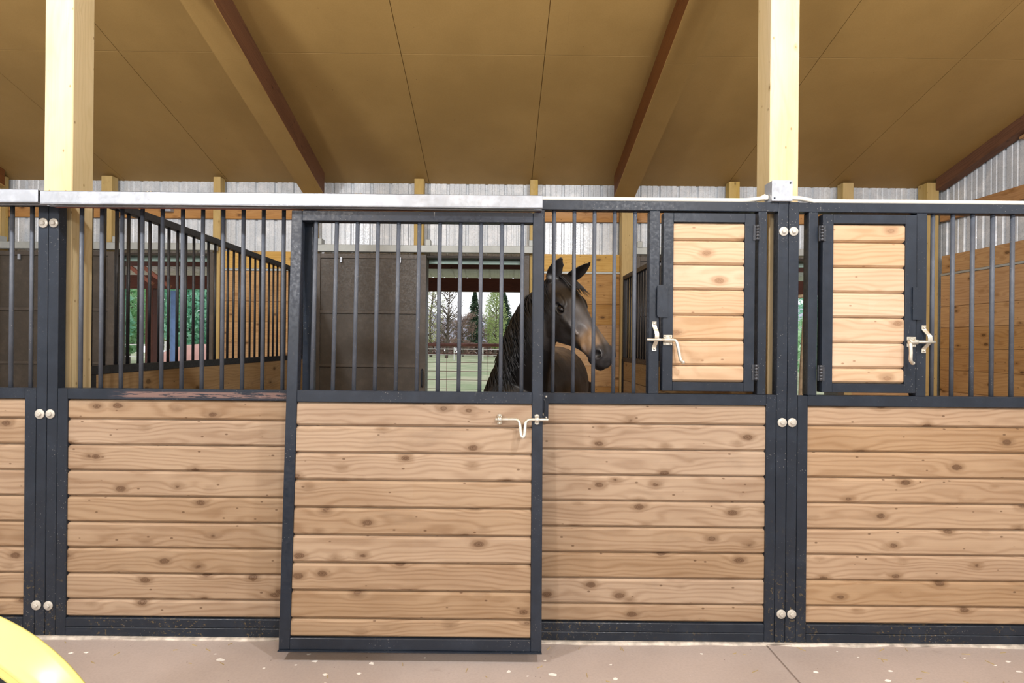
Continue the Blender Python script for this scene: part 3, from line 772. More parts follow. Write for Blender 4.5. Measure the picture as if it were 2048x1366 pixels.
# ------------------------------------------------------------------ tyre and fender at the lower left
cy = -1.425
cc = V3((-1.378, cy, .343))
wf = tag(empty('wheel_fender', (cc.x, cy, 0)), 'glossy yellow curved fender over a dark wheel in the aisle', 'fender')
prof = [(0.441, 0.006), (0.447, -0.003), (0.457, -0.006), (0.465, -0.004), (0.471, -0.009), (0.479, -0.013), (0.486, -0.01), (0.493, 0.002), (0.502, 0.022), (0.51, 0.042), (0.514, 0.052), (0.513, 0.058), (0.507, 0.056), (0.495, 0.026), (0.483, 0.004), (0.465, 0.006), (0.453, 0.004), (0.443, 0.012)]
MB().lathe(prof, cc, (0, 1, 0), (1, 0, 0), -PI * .98, .12, n=110, close=True).build('fender_shell', 'yellow', wf)
lr = MB()
pf = [(.30, .030)]
for k in range(19): r0 = .305 + k * .007; pf += [(r0, .022), (r0 + .0035, .016)]
pf += [(.442, .02), (.442, .03)]
lr.lathe(pf, cc, (0, 1, 0), (1, 0, 0), -PI * .98, .12, n=96, close=True)
lr.build('ribbed_liner', 'rubber', wf)
pr = [(.2, .05), (.30, .036), (.32, .042), (.335, .055), (.340, .07), (.340, .09), (.335, .105), (.32, .118), (.30, .124), (.2, .11)]
MB().lathe(pr, cc, (0, 1, 0), (1, 0, 0), n=96, close=True).build('tyre', 'rubber', wf)
MB().lathe([(0, .06), (.05, .06), (.06, .07), (.17, .075), (.195, .045), (.205, .045), (.205, .115), (0, .115)], cc, (0, 1, 0), (1, 0, 0), n=48).build('wheel_disc', 'yellow', wf)
# ------------------------------------------------------------------ the horse
def lerp_ring(c, A, B, an, ap, b, n=28, e=2.2):
    """ring round c: depth from -an to +ap along A, half width b along B (rounded section)"""
    out = []
    for k in range(n):
        w = 2 * PI * k / n; cs, sn = math.cos(w), math.sin(w)
        x = math.copysign(abs(cs) ** (2 / e), cs) * (ap if cs > 0 else an); y = math.copysign(abs(sn) ** (2 / e), sn) * b
        out.append(c + A * x + B * y)
    return out
HP = at(1124, 553, .59)                                    # the poll
hd = V3((.385, -.565, -.72)).normalized()                  # from the poll to the nose
hh = V3((hd.x, hd.y, 0)).normalized()
HN = (V3((0, 0, 1)) - hd * hd.z).normalized()              # the forehead side
HR = hd.cross(HN).normalized()                             # the horse's right, towards the aisle
HK = 1.035
def hl(s, n, l): return HP + (hd * s + HN * n + HR * l) * HK
hm = MB()
# head: (s, forehead line, depth, half width)
prof = [(-.045, -.03, .15, .045), (-.01, -.006, .205, .068), (.04, .004, .25, .084), (.09, .010, .278, .097), (.14, .012, .292, .103), (.19, .010, .292, .102), (.235, .004, .278, .092), (.28, -.003, .25, .079),
        (.33, -.007, .212, .068), (.38, -.008, .178, .060), (.43, -.008, .152, .056), (.475, -.008, .135, .056), (.515, -.010, .124, .060), (.55, -.014, .115, .0615), (.58, -.021, .10, .056), (.603, -.034, .072, .044), (.615, -.05, .04, .026)]
rings = []
for s, n, D, w in prof:
    D *= 1.07; c = hl(s, n - D / 2, 0); rings.append(lerp_ring(c, HN, HR, D / 2 * HK, D / 2 * HK, w * HK * 1.06, 32, 2.25))
hm.loft(rings)
HA = (hd, HN, HR)
def hball(s, n, l, rs, rn, rl): hm.ball(hl(s, n * 1.05, l * 1.05), rs * HK, rn * HK, rl * HK, 20, 14, HA)
for sg in (1, -1):
    hball(.165, -.172, sg * .074, .108, .112, .026)          # cheek
    hball(.165, -.040, sg * .080, .055, .024, .019)          # brow
    hball(.245, -.085, sg * .078, .05, .02, .014)            # below the eye
    hball(.30, -.082, sg * .068, .10, .011, .010)            # facial crest
    hball(.555, -.050, sg * .046, .042, .034, .024)          # nostril wing
    hball(.475, -.100, sg * .046, .045, .026, .016)          # mouth corner
hball(.585, -.085, 0, .042, .042, .050)                      # upper lip
hball(.572, -.118, 0, .044, .027, .040)                      # lower lip
hball(.532, -.132, 0, .034, .024, .032)                      # chin
EYE = {}
# ears: cupped leaves
def ear(base, tip, face, wide):
    ax = (tip - base); L = ax.length; ax.normalize(); f = (face - ax * face.dot(ax)).normalized(); sd = ax.cross(f)
    rings = []
    for t, w, dpt in ((-.12, .55, .6), (.0, .72, .8), (.15, .92, .9), (.3, 1., .95), (.45, .97, .85), (.6, .84, .7), (.75, .62, .5), (.88, .36, .3), (.97, .15, .15), (1.0, .05, .06)):
        c = base + ax * (t * L) + f * (.012 * math.sin(PI * max(0, t))) * 1.0
        W_, D_ = wide * w, wide * .8 * dpt; out = []
        for k in range(13):                                  # back of the ear
            a = PI + PI * k / 12; out.append(c + sd * (math.cos(a) * W_) + f * (math.sin(a) * D_))
        th = .30 if t > .12 else -.5
        for k in range(11):                                  # hollow front
            a = 2 * PI - .25 - (PI - .5) * k / 10
            out.append(c + sd * (math.cos(a) * W_ * .80) + f * (math.sin(a) * D_ * (1 - .52) if t > .1 else -math.sin(a) * D_ * .5))
        rings.append(out)
    hm.loft(rings)
eb1, eb2 = hl(-.005, -.03, .064), hl(-.002, -.03, -.060)
et1, et2 = at(1125.5, 512, .50), at(1184, 523, .56)
ear(eb1, et1, (hh * .75 + HR * .5), .046)
ear(eb2, et2, (hh * .55 - HR * .1 + V3((.2, -.45, 0))), .044)
# neck
cr = V3((-.74, .66, .12)).normalized(); lt = V3((-.66, -.75, 0)).normalized()
def P(px, py, Y): return at(px, py, Y)
neck = [(hl(.05, -.12, 0), HN * -.2 + cr * .8, HR, .115, .12, .062), (P(1098, 604, .63), cr, HR, .14, .15, .074), (P(1080, 640, .66), cr, lt, .155, .165, .085), (P(1064, 685, .70), cr, lt, .165, .175, .094),
        (P(1051, 735, .77), cr, lt, .18, .195, .105), (P(1036, 790, .87), cr, lt, .205, .24, .13), (P(1036, 840, 1.0), V3((-.55, .6, .5)), lt, .24, .29, .17), (V3((.155, 1.2, 1.12)), V3((-.3, .5, .8)), lt, .24, .28, .2)]
rings = []
for c, A, B, an, ap, b in neck:
    A = A.normalized(); B = (B - A * B.dot(A)).normalized()
    rings.append(lerp_ring(c, A, B, an, ap, b, 28, 2.1))
hm.loft(rings)
# body
bd = V3((.30, .954, 0)).normalized(); br = V3((bd.y, -bd.x, 0)); UPZ = V3((0, 0, 1)); B0 = V3((.085, .70, 0))
for_body = [(-.02, 1.06, .10, .10), (.05, 1.06, .22, .19), (.18, 1.08, .31, .25), (.35, 1.10, .36, .275), (.55, 1.10, .375, .285), (.8, 1.09, .35, .305), (1.05, 1.10, .335, .31), (1.3, 1.13, .325, .29), (1.5, 1.15, .29, .245), (1.62, 1.16, .2, .16), (1.68, 1.16, .08, .07)]
rings = [lerp_ring(B0 + bd * t + UPZ * z, UPZ, br, h, h, w_, 32, 2.1) for t, z, h, w_ in for_body]
hm.loft(rings)
def leg(t, l, pts):
    base = B0 + bd * t + br * l
    hm.tube([base + bd * p[0] + UPZ * p[1] for p in pts], [p[2] for p in pts], 16)
for l in (.15, -.15):
    leg(.26, l, [(.02, 1.1, .12), (.03, .92, .115), (.0, .78, .082), (-.02, .64, .06), (-.03, .52, .047), (-.032, .47, .05), (-.03, .42, .042), (-.028, .30, .030), (-.028, .20, .031), (-.03, .155, .04), (-.06, .10, .034), (-.085, .065, .048), (-.10, .0, .062)])
    leg(1.36, l, [(.02, 1.15, .17), (.0, .98, .155), (-.06, .84, .115), (-.03, .70, .08), (.06, .60, .058), (.10, .53, .056), (.09, .46, .046), (.07, .32, .034), (.06, .21, .034), (.055, .16, .042), (.02, .10, .036), (-.005, .065, .05), (-.02, .0, .064)])
me = hm.mesh('horse_source', (0, 0, 0)); src = bpy.data.objects.new('horse_source', me); C.objects.link(src)
rm = src.modifiers.new('r', 'REMESH'); rm.mode = 'VOXEL'; rm.voxel_size = .0062
sm = src.modifiers.new('s', 'SMOOTH'); sm.factor = .5; sm.iterations = 5
dg = bpy.context.evaluated_depsgraph_get(); dg.update()
me2 = bpy.data.meshes.new_from_object(src.evaluated_get(dg)); bpy.data.objects.remove(src)
nv = len(me2.vertices); co_ = np.empty(nv * 3); me2.vertices.foreach_get('co', co_); X = co_.reshape(-1, 3)
npv = lambda v: np.array(v)
def loc(Xa):
    r = Xa - npv(HP); r = r / HK; return r @ npv(hd), r @ npv(HN), r @ npv(HR)
s_, n_, l_ = loc(X)
head = (s_ > -.05) & (s_ < .66) & (np.abs(l_) < .16) & (n_ < .06) & (n_ > -.33)
def dist(p): return np.sqrt(((X - npv(p)) ** 2).sum(1))
def push(p, rad, vec, amp, mask=None):
    d = dist(p); f = np.clip(1 - d / rad, 0, 1); f = f * f * (3 - 2 * f)
    if mask is not None: f = f * mask
    X[:] += f[:, None] * npv(vec)[None] * amp
for sg in (1, -1):
    nos = hl(.568, -.050, sg * .066)
    push(nos + hd * .002, .030, HR * -sg + HN * .1, .046)
    push(hl(.592, -.038, sg * .05), .02, HR * sg * .6 + hd * .5, .006)
    push(hl(.40, -.055, sg * .062), .055, HR * -sg, .010)        # hollow of the nasal side
    push(hl(.34, -.135, sg * .075), .06, HR * -sg, .012)         # behind the mouth
    push(hl(.115, -.045, sg * .10), .035, HR * -sg, .004)        # hollow above the eye
# eye sockets and lids, on whatever surface the head has there
ES, EN = .205, -.066
for sg in (1, -1):
    q = head & (np.abs(s_ - ES) < .014) & (np.abs(n_ - EN) < .014) & (l_ * sg > .03)
    EYE[sg] = hl(ES, EN, sg * float(np.max(l_[q] * sg)))
    de = np.sqrt(((s_ - ES) / .034) ** 2 + ((n_ - EN + (s_ - ES) * .12) / .021) ** 2); mk = head & (l_ * sg > .03)
    X[:] += (mk * (.0075 * np.exp(-((de - 1.12) / .24) ** 2) - .016 * np.clip(1.05 - de, 0, 1) ** .6))[:, None] * npv(HR * sg)[None]
# mouth line
ml = np.clip(1 - np.abs(n_ - (-.112 + .03 * np.clip((.60 - s_) / .14, 0, 1) ** 2 * -.2)) / .009, 0, 1) * head * (s_ > .475) * (s_ < .625)
X[:] -= (ml * .0045)[:, None] * (np.sign(l_)[:, None] * npv(HR)[None] * .7 + npv(hd)[None] * .4)
me2.vertices.foreach_set('co', X.ravel())
# coat markings by region, and the lit sheen on the nose
s_, n_, l_ = loc(X)
sstep = lambda a, b, v: (lambda t: t * t * (3 - 2 * t))(np.clip((v - a) / (b - a), 0, 1))
coat = np.tile(np.array([.0085, .0072, .0070]), (nv, 1))
def blend(mask, col): coat[:] = coat * (1 - mask[:, None]) + np.array(col)[None] * mask[:, None]
Hm = head.astype(float)
bodym = sstep(.95, 1.25, (X - npv(B0)) @ npv(bd) + .9) * (1 - Hm)
blend(bodym * sstep(.75, 1.2, X[:, 2]) * .8, (.026, .0165, .0125))
blend(Hm * sstep(-.03, .05, s_) * .9, (.024, .020, .019))
blend(Hm * sstep(.18, .30, s_) * sstep(-.12, -.06, n_) * .8, (.135, .13, .135))  # grey front of the nose: lit sheen painted into the coat colour
blend(Hm * np.exp(-(((s_ - .465) / .06) ** 2)) * sstep(-.135, -.10, n_) * sstep(.015, .04, np.abs(l_)) * .95, (.38, .225, .105))
blend(Hm * np.exp(-(((s_ - .47) / .05) ** 2)) * sstep(-.10, -.03, n_) * .6, (.24, .16, .095))
blend(Hm * np.exp(-(((s_ - .485) / .028) ** 2 + ((n_ + .098) / .02) ** 2)) * .8, (.24, .18, .15))
blend(Hm * sstep(.51, .545, s_) * .95, (.055, .052, .054))
blend(Hm * sstep(.53, .57, s_) * sstep(-.085, -.11, n_), (.012, .011, .012))
blend(Hm * sstep(.40, .5, s_) * sstep(-.10, -.135, n_), (.012, .010, .010))
for sg in (1, -1):
    blend(np.clip(1 - dist(hl(.568, -.050, sg * .052)) / .022, 0, 1) ** .5 * Hm, (.006, .005, .005))
    blend(np.clip(1.3 - dist(EYE[sg]) / .036, 0, 1) * Hm, (.007, .006, .006))
blend(sstep(.45, .2, X[:, 2]), (.008, .007, .007))
blend(sstep(.075, .055, X[:, 2]), (.03, .025, .022))
at_ = me2.color_attributes.new('coat', 'FLOAT_COLOR', 'POINT')
at_.data.foreach_set('color', np.hstack([coat, np.ones((nv, 1))]).ravel())
me2.polygons.foreach_set('use_smooth', [True] * len(me2.polygons))
m, nt, b = new_mat('horse_coat'); t = NT(nt)
base = t.attr('coat').outputs['Color']; p = t.pos()
hn = t.noise(t.vmul(p, (260, 260, 60)), 1, 3, .6); bn = t.noise(p, 7, 3)
nt.links.new(t.mix(t.math('MULTIPLY', hn, .5), base, t.mix(1., base, (.45, .45, .45), 'MULTIPLY')), b.inputs['Base Color'])
nt.links.new(t.ramp(bn, .3, .7, .30, .44), b.inputs['Roughness'])
b.inputs['Specular IOR Level'].default_value = .5
b.inputs['Sheen Weight'].default_value = .06; b.inputs['Sheen Roughness'].default_value = .45; b.inputs['Sheen Tint'].default_value = (.75, .8, .9, 1)
t.bump(hn, .35, .003, b)
me2.materials.clear(); me2.materials.append(m); me2.name = 'horse'
org = (B0.x + bd.x * .8, B0.y + bd.y * .8, 0)
X[:] -= np.array(org)[None]; me2.vertices.foreach_set('co', X.ravel()); me2.update()
horse = bpy.data.objects.new('horse', me2); C.objects.link(horse); horse.location = org; W['horse'] = V3(org)
tag(horse, 'dark bay horse with tan muzzle standing in the stall, head turned aside', 'horse')
M['hair'] = plain('black_horse_hair', (.007, .007, .009), .36, 0, .3, 40)
M['eye'] = plain('horse_eye', (.008, .006, .008), .06, 0, 0)
for sg in (1, -1):
    MB().ball(EYE[sg] - HR * sg * .0165, .029, .0195, .0205, 20, 14, HA).build('eye', 'eye', horse)
def strand(mb, pts, r0):
    P_ = smooth_path(pts, 4); n = len(P_)
    mb.tube(P_, [r0 * (1 - .85 * (i / (n - 1)) ** 2) for i in range(n)], 4, smooth=True)
rnd = random.Random(11)
mane = MB()
crest = smooth_path([hl(-.025, -.035, 0)] + [neck[i][0] + neck[i][1].normalized() * (neck[i][4] - .01) for i in range(1, 7)], 10)
for k in range(330):
    q = rnd.random() ** .9 * (len(crest) - 2); i = int(q); c = crest[i].lerp(crest[i + 1], q - i)
    fr = i / len(crest)
    sd = (HR * (1 - fr) + lt * fr).normalized(); cd = cr
    L = rnd.uniform(.16, .30) * (1 if fr > .12 else .75)
    o1 = rnd.uniform(-.03, .02); sway = rnd.uniform(-.035, .035)
    c0 = c + cd * rnd.uniform(-.012, .004) + sd * rnd.uniform(-.012, .015)
    p1 = c0 + cd * .018 + sd * .03 + UPZ * .006
    p2 = c0 + cd * (.0 + o1 * .3) + sd * (.085 + .01 * rnd.random()) - UPZ * (L * .32)
    p3 = c0 - cd * (.055 - o1 * .4) + sd * (.105 + .012 * rnd.random()) - UPZ * (L * .68) + V3((sway * .5, 0, 0))
    p4 = c0 - cd * (.10 - o1) + sd * (.11 + .02 * rnd.random()) - UPZ * L + V3((sway, 0, 0))
    strand(mane, [c0 - cd * .02, p1, p2, p3, p4], rnd.uniform(.0032, .0055))
mane.build('mane', 'hair', horse)
fl_ = MB()
for k in range(90):
    l0 = rnd.uniform(-.045, .045); L = rnd.uniform(.10, .19); sw = rnd.uniform(-.03, .03) - .035
    strand(fl_, [hl(-.03, -.012, l0), hl(0., .012, l0 * 1.0 + sw * .15), hl(L * .45, .022, l0 * .9 + sw * .5), hl(L * .8, .020, l0 * .9 + sw), hl(L, .016, l0 * .95 + sw * 1.3)], rnd.uniform(.002, .0038))
fl_.build('forelock', 'hair', horse)
tl = MB(); tb = B0 + bd * 1.66 + UPZ * 1.28
for k in range(120):
    a = V3((rnd.uniform(-.03, .03), rnd.uniform(-.02, .03), rnd.uniform(-.05, .03))); e = V3((rnd.uniform(-.08, .08), rnd.uniform(.0, .1), 0))
    strand(tl, [tb + a, tb + a + bd * .07 - UPZ * .08, tb + a + bd * .09 + e * .5 - UPZ * .4, tb + a + bd * .06 + e - UPZ * rnd.uniform(.7, .95)], .006)
tl.build('tail', 'hair', horse)
# ------------------------------------------------------------------ outside the back wall
g_ = MB(); g_.add([(-160, 3.79, -.03), (160, 3.79, -.03), (160, 66, -.03), (-160, 66, -.03)], [(0, 1, 2, 3)])
struct(g_.build('ground', 'grass'))
g_ = MB(); g_.add([(-40, 8.2, -.015), (-6.9, 8.2, -.015), (-9.5, 15, -.015), (-40, 15, -.015)], [(0, 1, 2, 3)])
tag(g_.build('arena_soil', 'dirt'), 'bare reddish soil beyond the left back doorway', 'soil', kind='stuff')
# lean-to along the back of the barn
def slope(y): return 2.80 + (7.4 - y) * .10
lt_ = MB(); sheet(lt_, -12, 9, 0, 1, lambda a, d, z: (a, 3.8 + z * 4.2, slope(3.8 + z * 4.2) + .03 + d))
tag(lt_.build('lean_to_roof', 'lean_roof'), 'pale ribbed metal roof of the lean-to behind the barn', 'roof')
timber('lean_to_beam', 'lean', -12, 9, 7.33, 7.47, 2.45, 2.70, 'dark red beam along the outer edge of the lean-to', 'beam')
timber('lean_to_purlin', 'lean', -12, 9, 5.16, 5.24, 2.57, 3.0, 'dark purlin under the lean-to roof, nearer the barn', 'beam')
for x, l in ((-6.58, 'dark lean-to post seen through the left back doorway'), (5.40, 'dark lean-to post behind the right column')):
    timber('lean_to_post', 'lean', x - .07, x + .07, 7.33, 7.47, -.03, 2.45, l, 'post')
for x, l in ((-6.30, 'blue upright beside the lean-to post, seen through the left doorway'), (5.58, 'blue upright seen through the gap right of the right column')):
    timber('blue_upright', 'blue', x - .05, x + .05, 7.6, 7.7, -.03, 2.44, l, 'upright')
for pa, pb, l in (((264, 517), (341, 574), 'upper red-brown brace under the lean-to roof by the left doorway'), ((238, 517), (306, 568), 'lower red-brown brace under the lean-to roof by the left doorway')):
    a, b = at(*pa, 6.7), at(*pb, 6.7); d = b - a
    n_ = d.cross(V3((0, 1, 0))).normalized()
    mb = MB().obox((a + b) / 2, d / 2, V3((0, .03, 0)), n_ * .028)
    tag(mb.build('lean_to_brace', 'brace', None), l, 'brace')
# ribbed stock panel behind the middle doorway
root = tag(empty('stock_panel', (-.9, 7.6, 0)), 'rust red pipe and wire stock panel across the lean-to', 'fence panel')
mb = MB(); Yg = 7.55
mb.tube([(-4.0, Yg, 1.445), (1.6, Yg, 1.445)], .032, 10); mb.tube([(-4.0, Yg, .12), (1.6, Yg, .12)], .02, 8)
for x in (-4.0, -1.2, 1.6): mb.tube([(x, Yg, -.03), (x, Yg, 1.445)], .02, 8)
mb.build('pipe_frame', 'redpipe', root)
mb = MB()
for z in (1.275, 1.105, .94, .775, .605, .44, .28): mb.tube([(-4.0, Yg, z), (1.6, Yg, z)], .0055, 6)
x = -3.34
while x < 1.6: mb.tube([(x, Yg + .01, .12), (x, Yg + .01, 1.445)], .005, 6); x += .774
mb.build('wire_grid', 'redpipe', root)
# a handle left leaning in the right stall
a, b, c_ = at(1612, 597, 3.1), at(1606, 690, 3.1), at(1601, 790, 3.1); b2 = V3((a.x, 3.1, b.z))
tool = tag(empty('fork_handle', (c_.x, 3.1, c_.z)), 'worn pale tool handle leaning in the right stall', 'tool')
MB().tube(smooth_path([(a.x + .0, 3.1, a.z), (a.x - .01, 3.1, (a.z + b.z) / 2 + .05), (b.x + .0, 3.1, b.z), (c_.x, 3.1, c_.z), (c_.x - .02, 3.1, .02)], 6), .022, 10).build('shaft', 'handle_wood', tool)
MB().tube([at(1590, 594, 3.08), at(1625, 591, 3.08)], .02, 8).build('cross_grip', 'handle_wood', tool)
# rail fence far across the lawn
def rail_fence(x0, x1, y, label, n, mat, h=1.15):
    root = tag(empty('rail_fence', ((x0 + x1) / 2, y, 0)), label, 'fence')
    for i in range(n):
        x = x0 + (x1 - x0) * i / (n - 1); MB().box(x - .05, x + .05, y - .05, y + .05, -.03, h).build('fence_post', mat, root)
    for z in (h * .42, h * .86): MB().box(x0, x1, y - .03, y + .03, z - .03, z + .03).build('fence_rail', mat, root)
rail_fence(-14, 6, 44, 'pale post and rail fence across the far lawn', 9, 'white_post')
rail_fence(-42, -18, 26, 'white rail fence beyond the left back doorway', 9, 'white_post', 1.45)
mb = MB()
mb.ball((-11.0, 17, -.25), 2.3, 1.4, 1.62, 28, 14)
tag(mb.build('soil_mound', 'dirt'), 'reddish mound beyond the left back doorway', 'mound')
# hills
n = 60; prs = []
for i in range(n + 1):
    x = -420 + 840 * i / n; h = 26 + 16 * math.sin(i * .35) + 6 * math.sin(i * 1.3 + 1)
    prs.append([(x, 300, -1), (x, 330, h * .7), (x, 380, h), (x, 430, -1)])
hb = MB().loft(prs); hb_o = hb.build('hill', 'hill'); struct(hb_o)
hb_o.location.z -= 0
# trees
LM = {}
def tree(label, px, base_y, top_y, Y, wpx, trunk_frac, shape, leaf, n, lsize, seed, group=None, bare=0):
    r = random.Random(seed); d = Y - CAM.y; k = d / F
    X_ = (px - PX) * k; H = CAM.z + (PY - top_y) * k; Rw = wpx * k / 2; z0 = trunk_frac * H
    root = tag(empty('tree', (X_, Y, -.03)), label, 'tree', group)
    tr_ = MB(); tr_.tube([(X_, Y, -.03), (X_ + r.uniform(-.2, .2), Y, H * .5), (X_ + r.uniform(-.3, .3), Y, H * .96)], [H * .022, H * .014, H * .003], 8)
    tips = []
    nb = 46 if bare else 26
    for i in range(nb):
        f = r.uniform(trunk_frac * .8, .92); a = r.uniform(0, 2 * PI); L = Rw * (1.05 - abs(f - .55) * 1.0) * r.uniform(.6, 1.1) * (.95 if shape != 'cone' else (1.08 - f) * 1.1)
        b0 = V3((X_, Y, H * f * .9)); dirv = V3((math.cos(a), math.sin(a), .55 if shape != 'cone' else -.05))
        b1 = b0 + dirv * L * .5 + V3((0, 0, r.uniform(-.1, .3) * L)); b2 = b0 + dirv * L + V3((0, 0, r.uniform(0, .5) * L))
        tr_.tube([b0, b1, b2], [H * .007, H * .0045, H * .0015], 5); tips += [b1, b2]
        if bare:
            for q in range(5):
                c0 = b0.lerp(b2, r.uniform(.3, .95)); e = V3((r.uniform(-1, 1), r.uniform(-1, 1), r.uniform(.1, 1.1))) * L * .42
                tr_.tube([c0, c0 + e * .5 + V3((0, 0, .05 * L)), c0 + e], [H * .003, H * .002, H * .0008], 4); tips.append(c0 + e)
    tr_.build('trunk', 'bark', root)
    if n:
        cm = MB()
        for i in range(n):
            if bare and tips: c = r.choice(tips) + V3((r.gauss(0, .5), r.gauss(0, .5), r.gauss(0, .5))) * Rw * .22
            else:
                f = r.random(); a = r.uniform(0, 2 * PI)
                if shape == 'cone': rad = Rw * (1 - f) ** .85 * (.82 + .25 * math.sin(f * 40 + 3 * math.sin(a * 3))); f2 = f
                else: rad = Rw * math.sqrt(max(0, 1 - (2 * f - 1) ** 2)) * (.85 + .22 * math.sin(a * 3 + seed) * math.sin(f * 9 + seed))
                q = r.random() ** .35; c = V3((X_ + math.cos(a) * rad * q, Y + math.sin(a) * rad * q, z0 + (H - z0) * f))
            u = V3((r.gauss(0, 1), r.gauss(0, 1), r.gauss(0, 1))).normalized(); v = u.cross(V3((r.gauss(0, 1), r.gauss(0, 1), r.gauss(0, 1)))).normalized()
            if shape == 'cone': u = V3((math.cos(a), math.sin(a), -.5)).normalized() if not bare else u; v = u.cross(V3((r.uniform(-.3, .3), r.uniform(-.3, .3), 1))).normalized()
            sL = lsize * r.uniform(.6, 1.3) * (1 if shape != 'cone' else 1.25)
            cm.add([c - u * sL, c - v * sL * .45, c + u * sL, c + v * sL * .45], [(0, 1, 2, 3)])
        o = cm.build('foliage', leaf, root); o['kind'] = 'stuff'
    return root
M['l_spring'] = leaf_mat('spring_leaves', (.36, .40, .17), (.5, .5, .28)); M['l_brown'] = leaf_mat('brown_buds', (.25, .17, .14), (.34, .24, .19))
M['l_fir'] = leaf_mat('fir_needles', (.045, .085, .045), (.09, .15, .07)); M['l_light'] = leaf_mat('light_green_needles', (.30, .38, .13), (.42, .5, .22))
M['l_green'] = leaf_mat('green_leaves', (.36, .60, .34), (.58, .78, .52)); M['l_deep'] = leaf_mat('deep_green_leaves', (.22, .50, .36), (.42, .70, .52))
M['l_blue'] = leaf_mat('blue_spruce_needles', (.04, .09, .11), (.08, .16, .19)); M['l_twig'] = leaf_mat('twig_buds', (.2, .17, .12), (.3, .26, .16))
g1 = None
tree('pale spring green tree at the left edge of the middle doorway view', 862, 712, 572, 56, 64, .2, 'round', 'l_spring', 2600, .09, 1)
tree('tall bare tree with thin branches in the middle doorway view', 893, 712, 562, 52, 84, .2, 'round', 'l_twig', 900, .065, 2, bare=1)
tree('low brown budding tree right of the bare tree', 926, 710, 628, 60, 56, .18, 'round', 'l_brown', 4200, .085, 3, bare=1)
tree('dark fir in the middle of the doorway view', 949, 709, 582, 68, 62, .06, 'cone', 'l_fir', 4200, .2, 4)
tree('brown budding tree just right of the dark fir', 977, 710, 625, 62, 40, .15, 'round', 'l_brown', 2600, .08, 5, bare=1)
tree('light green conifer in the middle doorway view', 990, 710, 580, 58, 52, .12, 'round', 'l_light', 5200, .1, 6)
tree('dark fir behind the light green conifer', 1008, 709, 584, 72, 74, .06, 'cone', 'l_fir', 5000, .19, 7)
tree('blue spruce tip above the horse neck', 1048, 709, 582, 66, 64, .05, 'cone', 'l_blue', 3600, .19, 8)
tree('brown budding tree behind the bare tree trunk', 876, 711, 630, 66, 50, .15, 'round', 'l_brown', 2200, .085, 9, bare=1)
tree('leafy green tree left of the dark lean-to post', 255, 706, 480, 32, 130, .08, 'round', 'l_green', 9000, .16, 12)
tree('leafy green tree right of the blue upright', 385, 706, 500, 30, 150, .06, 'round', 'l_deep', 10000, .16, 13)
tree('pale green tree behind the dark lean-to post', 318, 704, 490, 38, 120, .08, 'round', 'l_spring', 6000, .18, 14)
tree('dark green tree at the left edge of the left doorway view', 215, 706, 520, 28, 90, .08, 'round', 'l_deep', 2600, .22, 15)
tree('green bush seen through the gap right of the right column', 1616, 688, 628, 22, 60, .02, 'round', 'l_green', 1400, .12, 16)
tree('tall green tree above the bush in the right gap', 1640, 690, 520, 40, 90, .1, 'round', 'l_deep', 1800, .2, 17)
hg = MB(); r_ = random.Random(3)
for i in range(9000):
    x = r_.uniform(-40, 14); z = r_.random() ** 1.6 * (1.9 + .5 * math.sin(x * .7)); y = 66 + r_.gauss(0, .5)
    u = V3((r_.gauss(0, 1), r_.gauss(0, 1), r_.gauss(0, 1))).normalized(); v = u.cross(V3((r_.gauss(0, 1), r_.gauss(0, 1), r_.gauss(0, 1)))).normalized(); c = V3((x, y, z))
    hg.add([c - u * .24, c - v * .15, c + u * .24, c + v * .15], [(0, 1, 2, 3)])
tag(hg.build('undergrowth', 'l_brown'), 'low brownish undergrowth along the far edge of the lawn', 'undergrowth', kind='stuff')
# ------------------------------------------------------------------ litter on the floor
def in_view_floor(): return random.uniform(-2.2, 2.7), random.uniform(-.34, -.03)
mb = MB()
for k in range(46):
    x, y = in_view_floor(); a = random.uniform(0, PI); L = random.uniform(.006, .02)
    if k % 3 == 0: y = random.uniform(-.06, -.03)
    mb.obox((x, y, .0014), (math.cos(a) * L, math.sin(a) * L, .0004), (-math.sin(a) * .0011, math.cos(a) * .0011, 0), (0, 0, .0012))
tag(mb.build('straw', 'straw'), 'loose straw stalks scattered on the concrete floor', 'straw', kind='stuff')
mb = MB()
for k in range(34):
    x, y = in_view_floor(); n = 7; c = V3((x, y, .0006)); R0 = random.uniform(.003, .011) * (1.6 if k < 6 else 1)
    ring = [(c.x + math.cos(2 * PI * i / n) * R0 * random.uniform(.4, 1.3) * 1.6, c.y + math.sin(2 * PI * i / n) * R0 * random.uniform(.4, 1.2), .0009) for i in range(n)]
    mb.add(ring + [(q[0], q[1], .0002) for q in ring], [tuple(range(n))] + [(i, (i + 1) % n, n + (i + 1) % n, n + i) for i in range(n)])
tag(mb.build('paint_flakes', 'chip'), 'small white flakes scattered on the concrete floor', 'flakes', kind='stuff')

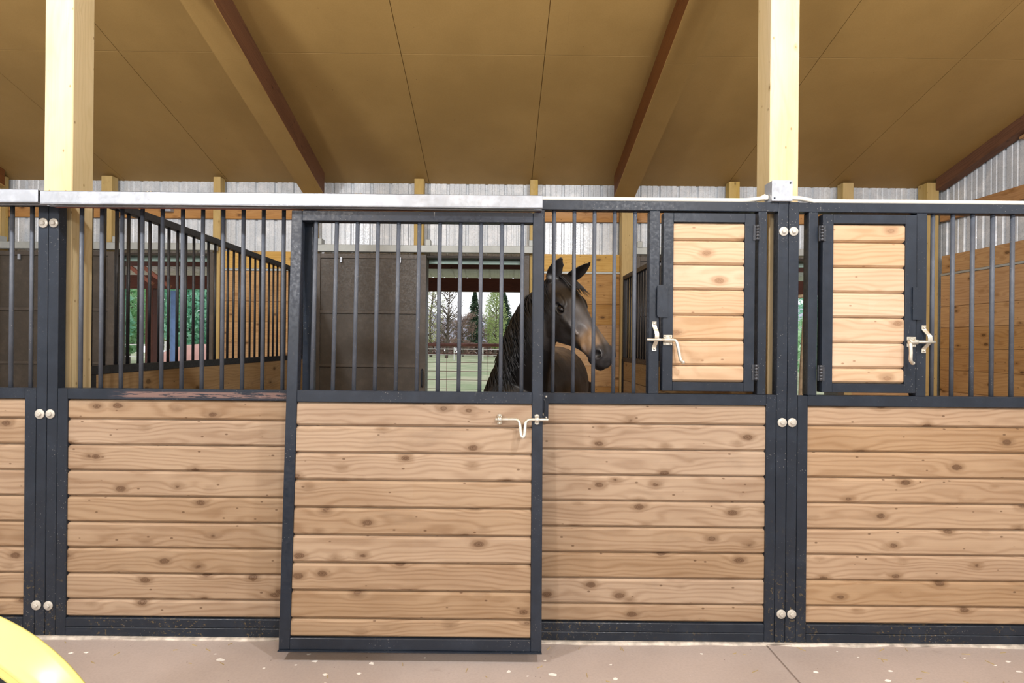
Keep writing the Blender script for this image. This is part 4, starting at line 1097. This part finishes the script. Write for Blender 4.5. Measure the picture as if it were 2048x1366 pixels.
GROUPS = {'rafter': 'rafters under the sloping ceiling', 'wall_stud': 'timber studs on the back wall', 'corner_post': 'square posts on the back wall', 'wall_girt': 'brown girts on the metal walls',
          'wall_lining': 'plank linings of the stalls', 'stall_front': 'black framed stall fronts', 'stall_partition': 'partitions between the stalls', 'door_track': 'galvanised tracks on the stall fronts',
          'back_door_track': 'pale tracks over the back doorways', 'sliding_back_door': 'brown sliding doors in the back wall', 'conduit': 'white conduits on the top rail', 'weather_flap': 'teal strips over the back doorways',
          'lean_to_post': 'posts of the lean-to', 'blue_upright': 'blue uprights behind the barn', 'lean_to_brace': 'braces under the lean-to roof', 'rail_fence': 'rail fences beyond the barn', 'tree': 'trees beyond the barn'}
for o in S.objects:
    k = o.name.split('.')[0]
    if o.parent is None and k in GROUPS and o.get('category'): o['group'] = GROUPS[k]

# ------------------------------------------------------------------ light, sky, camera
def lamp(name, loc, power, radius=.09, col=(.98, .98, 1)):
    l = bpy.data.lights.new(name, 'POINT'); l.energy = power; l.shadow_soft_size = radius; l.color = col
    o = bpy.data.objects.new(name, l); o.location = loc; C.objects.link(o)
LP = 165
for x, y, z, k in ((-2.75, -1.8, 3.7, 1.95), (1.45, -1.8, 3.7, 1.5), (4.6, -1.8, 3.7, .55)): lamp('aisle_lamp', (x, y, z), LP * k)
for x, k in ((-2.9, 1.2), (2.0, 1.15)): lamp('far_fill_lamp', (x, -5.6, 3.3), LP * k * 2.2, .22)  # low soft fill lights added out of view behind the camera
w = bpy.data.worlds.new('sky'); S.world = w; w.use_nodes = True
bg = w.node_tree.nodes['Background']; bg.inputs[0].default_value = (.93, .96, 1.0, 1); bg.inputs[1].default_value = 1.7
cam = bpy.data.cameras.new('camera'); co = bpy.data.objects.new('camera', cam); C.objects.link(co)
cam.sensor_width = 36; cam.lens = 36 * F / 2048
cam.shift_x = (1024 - PX) / 2048; cam.shift_y = (PY - 683) / 2048
co.matrix_world = Matrix.Translation(CAM) @ Matrix.Rotation(PI / 2, 4, 'X') @ Matrix.Rotation(ROLL, 4, 'Z')
cam.clip_end = 2000
S.camera = co
S.view_settings.view_transform = 'Standard'; S.view_settings.look = 'None'; S.view_settings.gamma = 1
S.view_settings.exposure = 0
S.view_settings.use_curve_mapping = False
S.cycles.use_denoising = True
S.cycles.max_bounces = 8
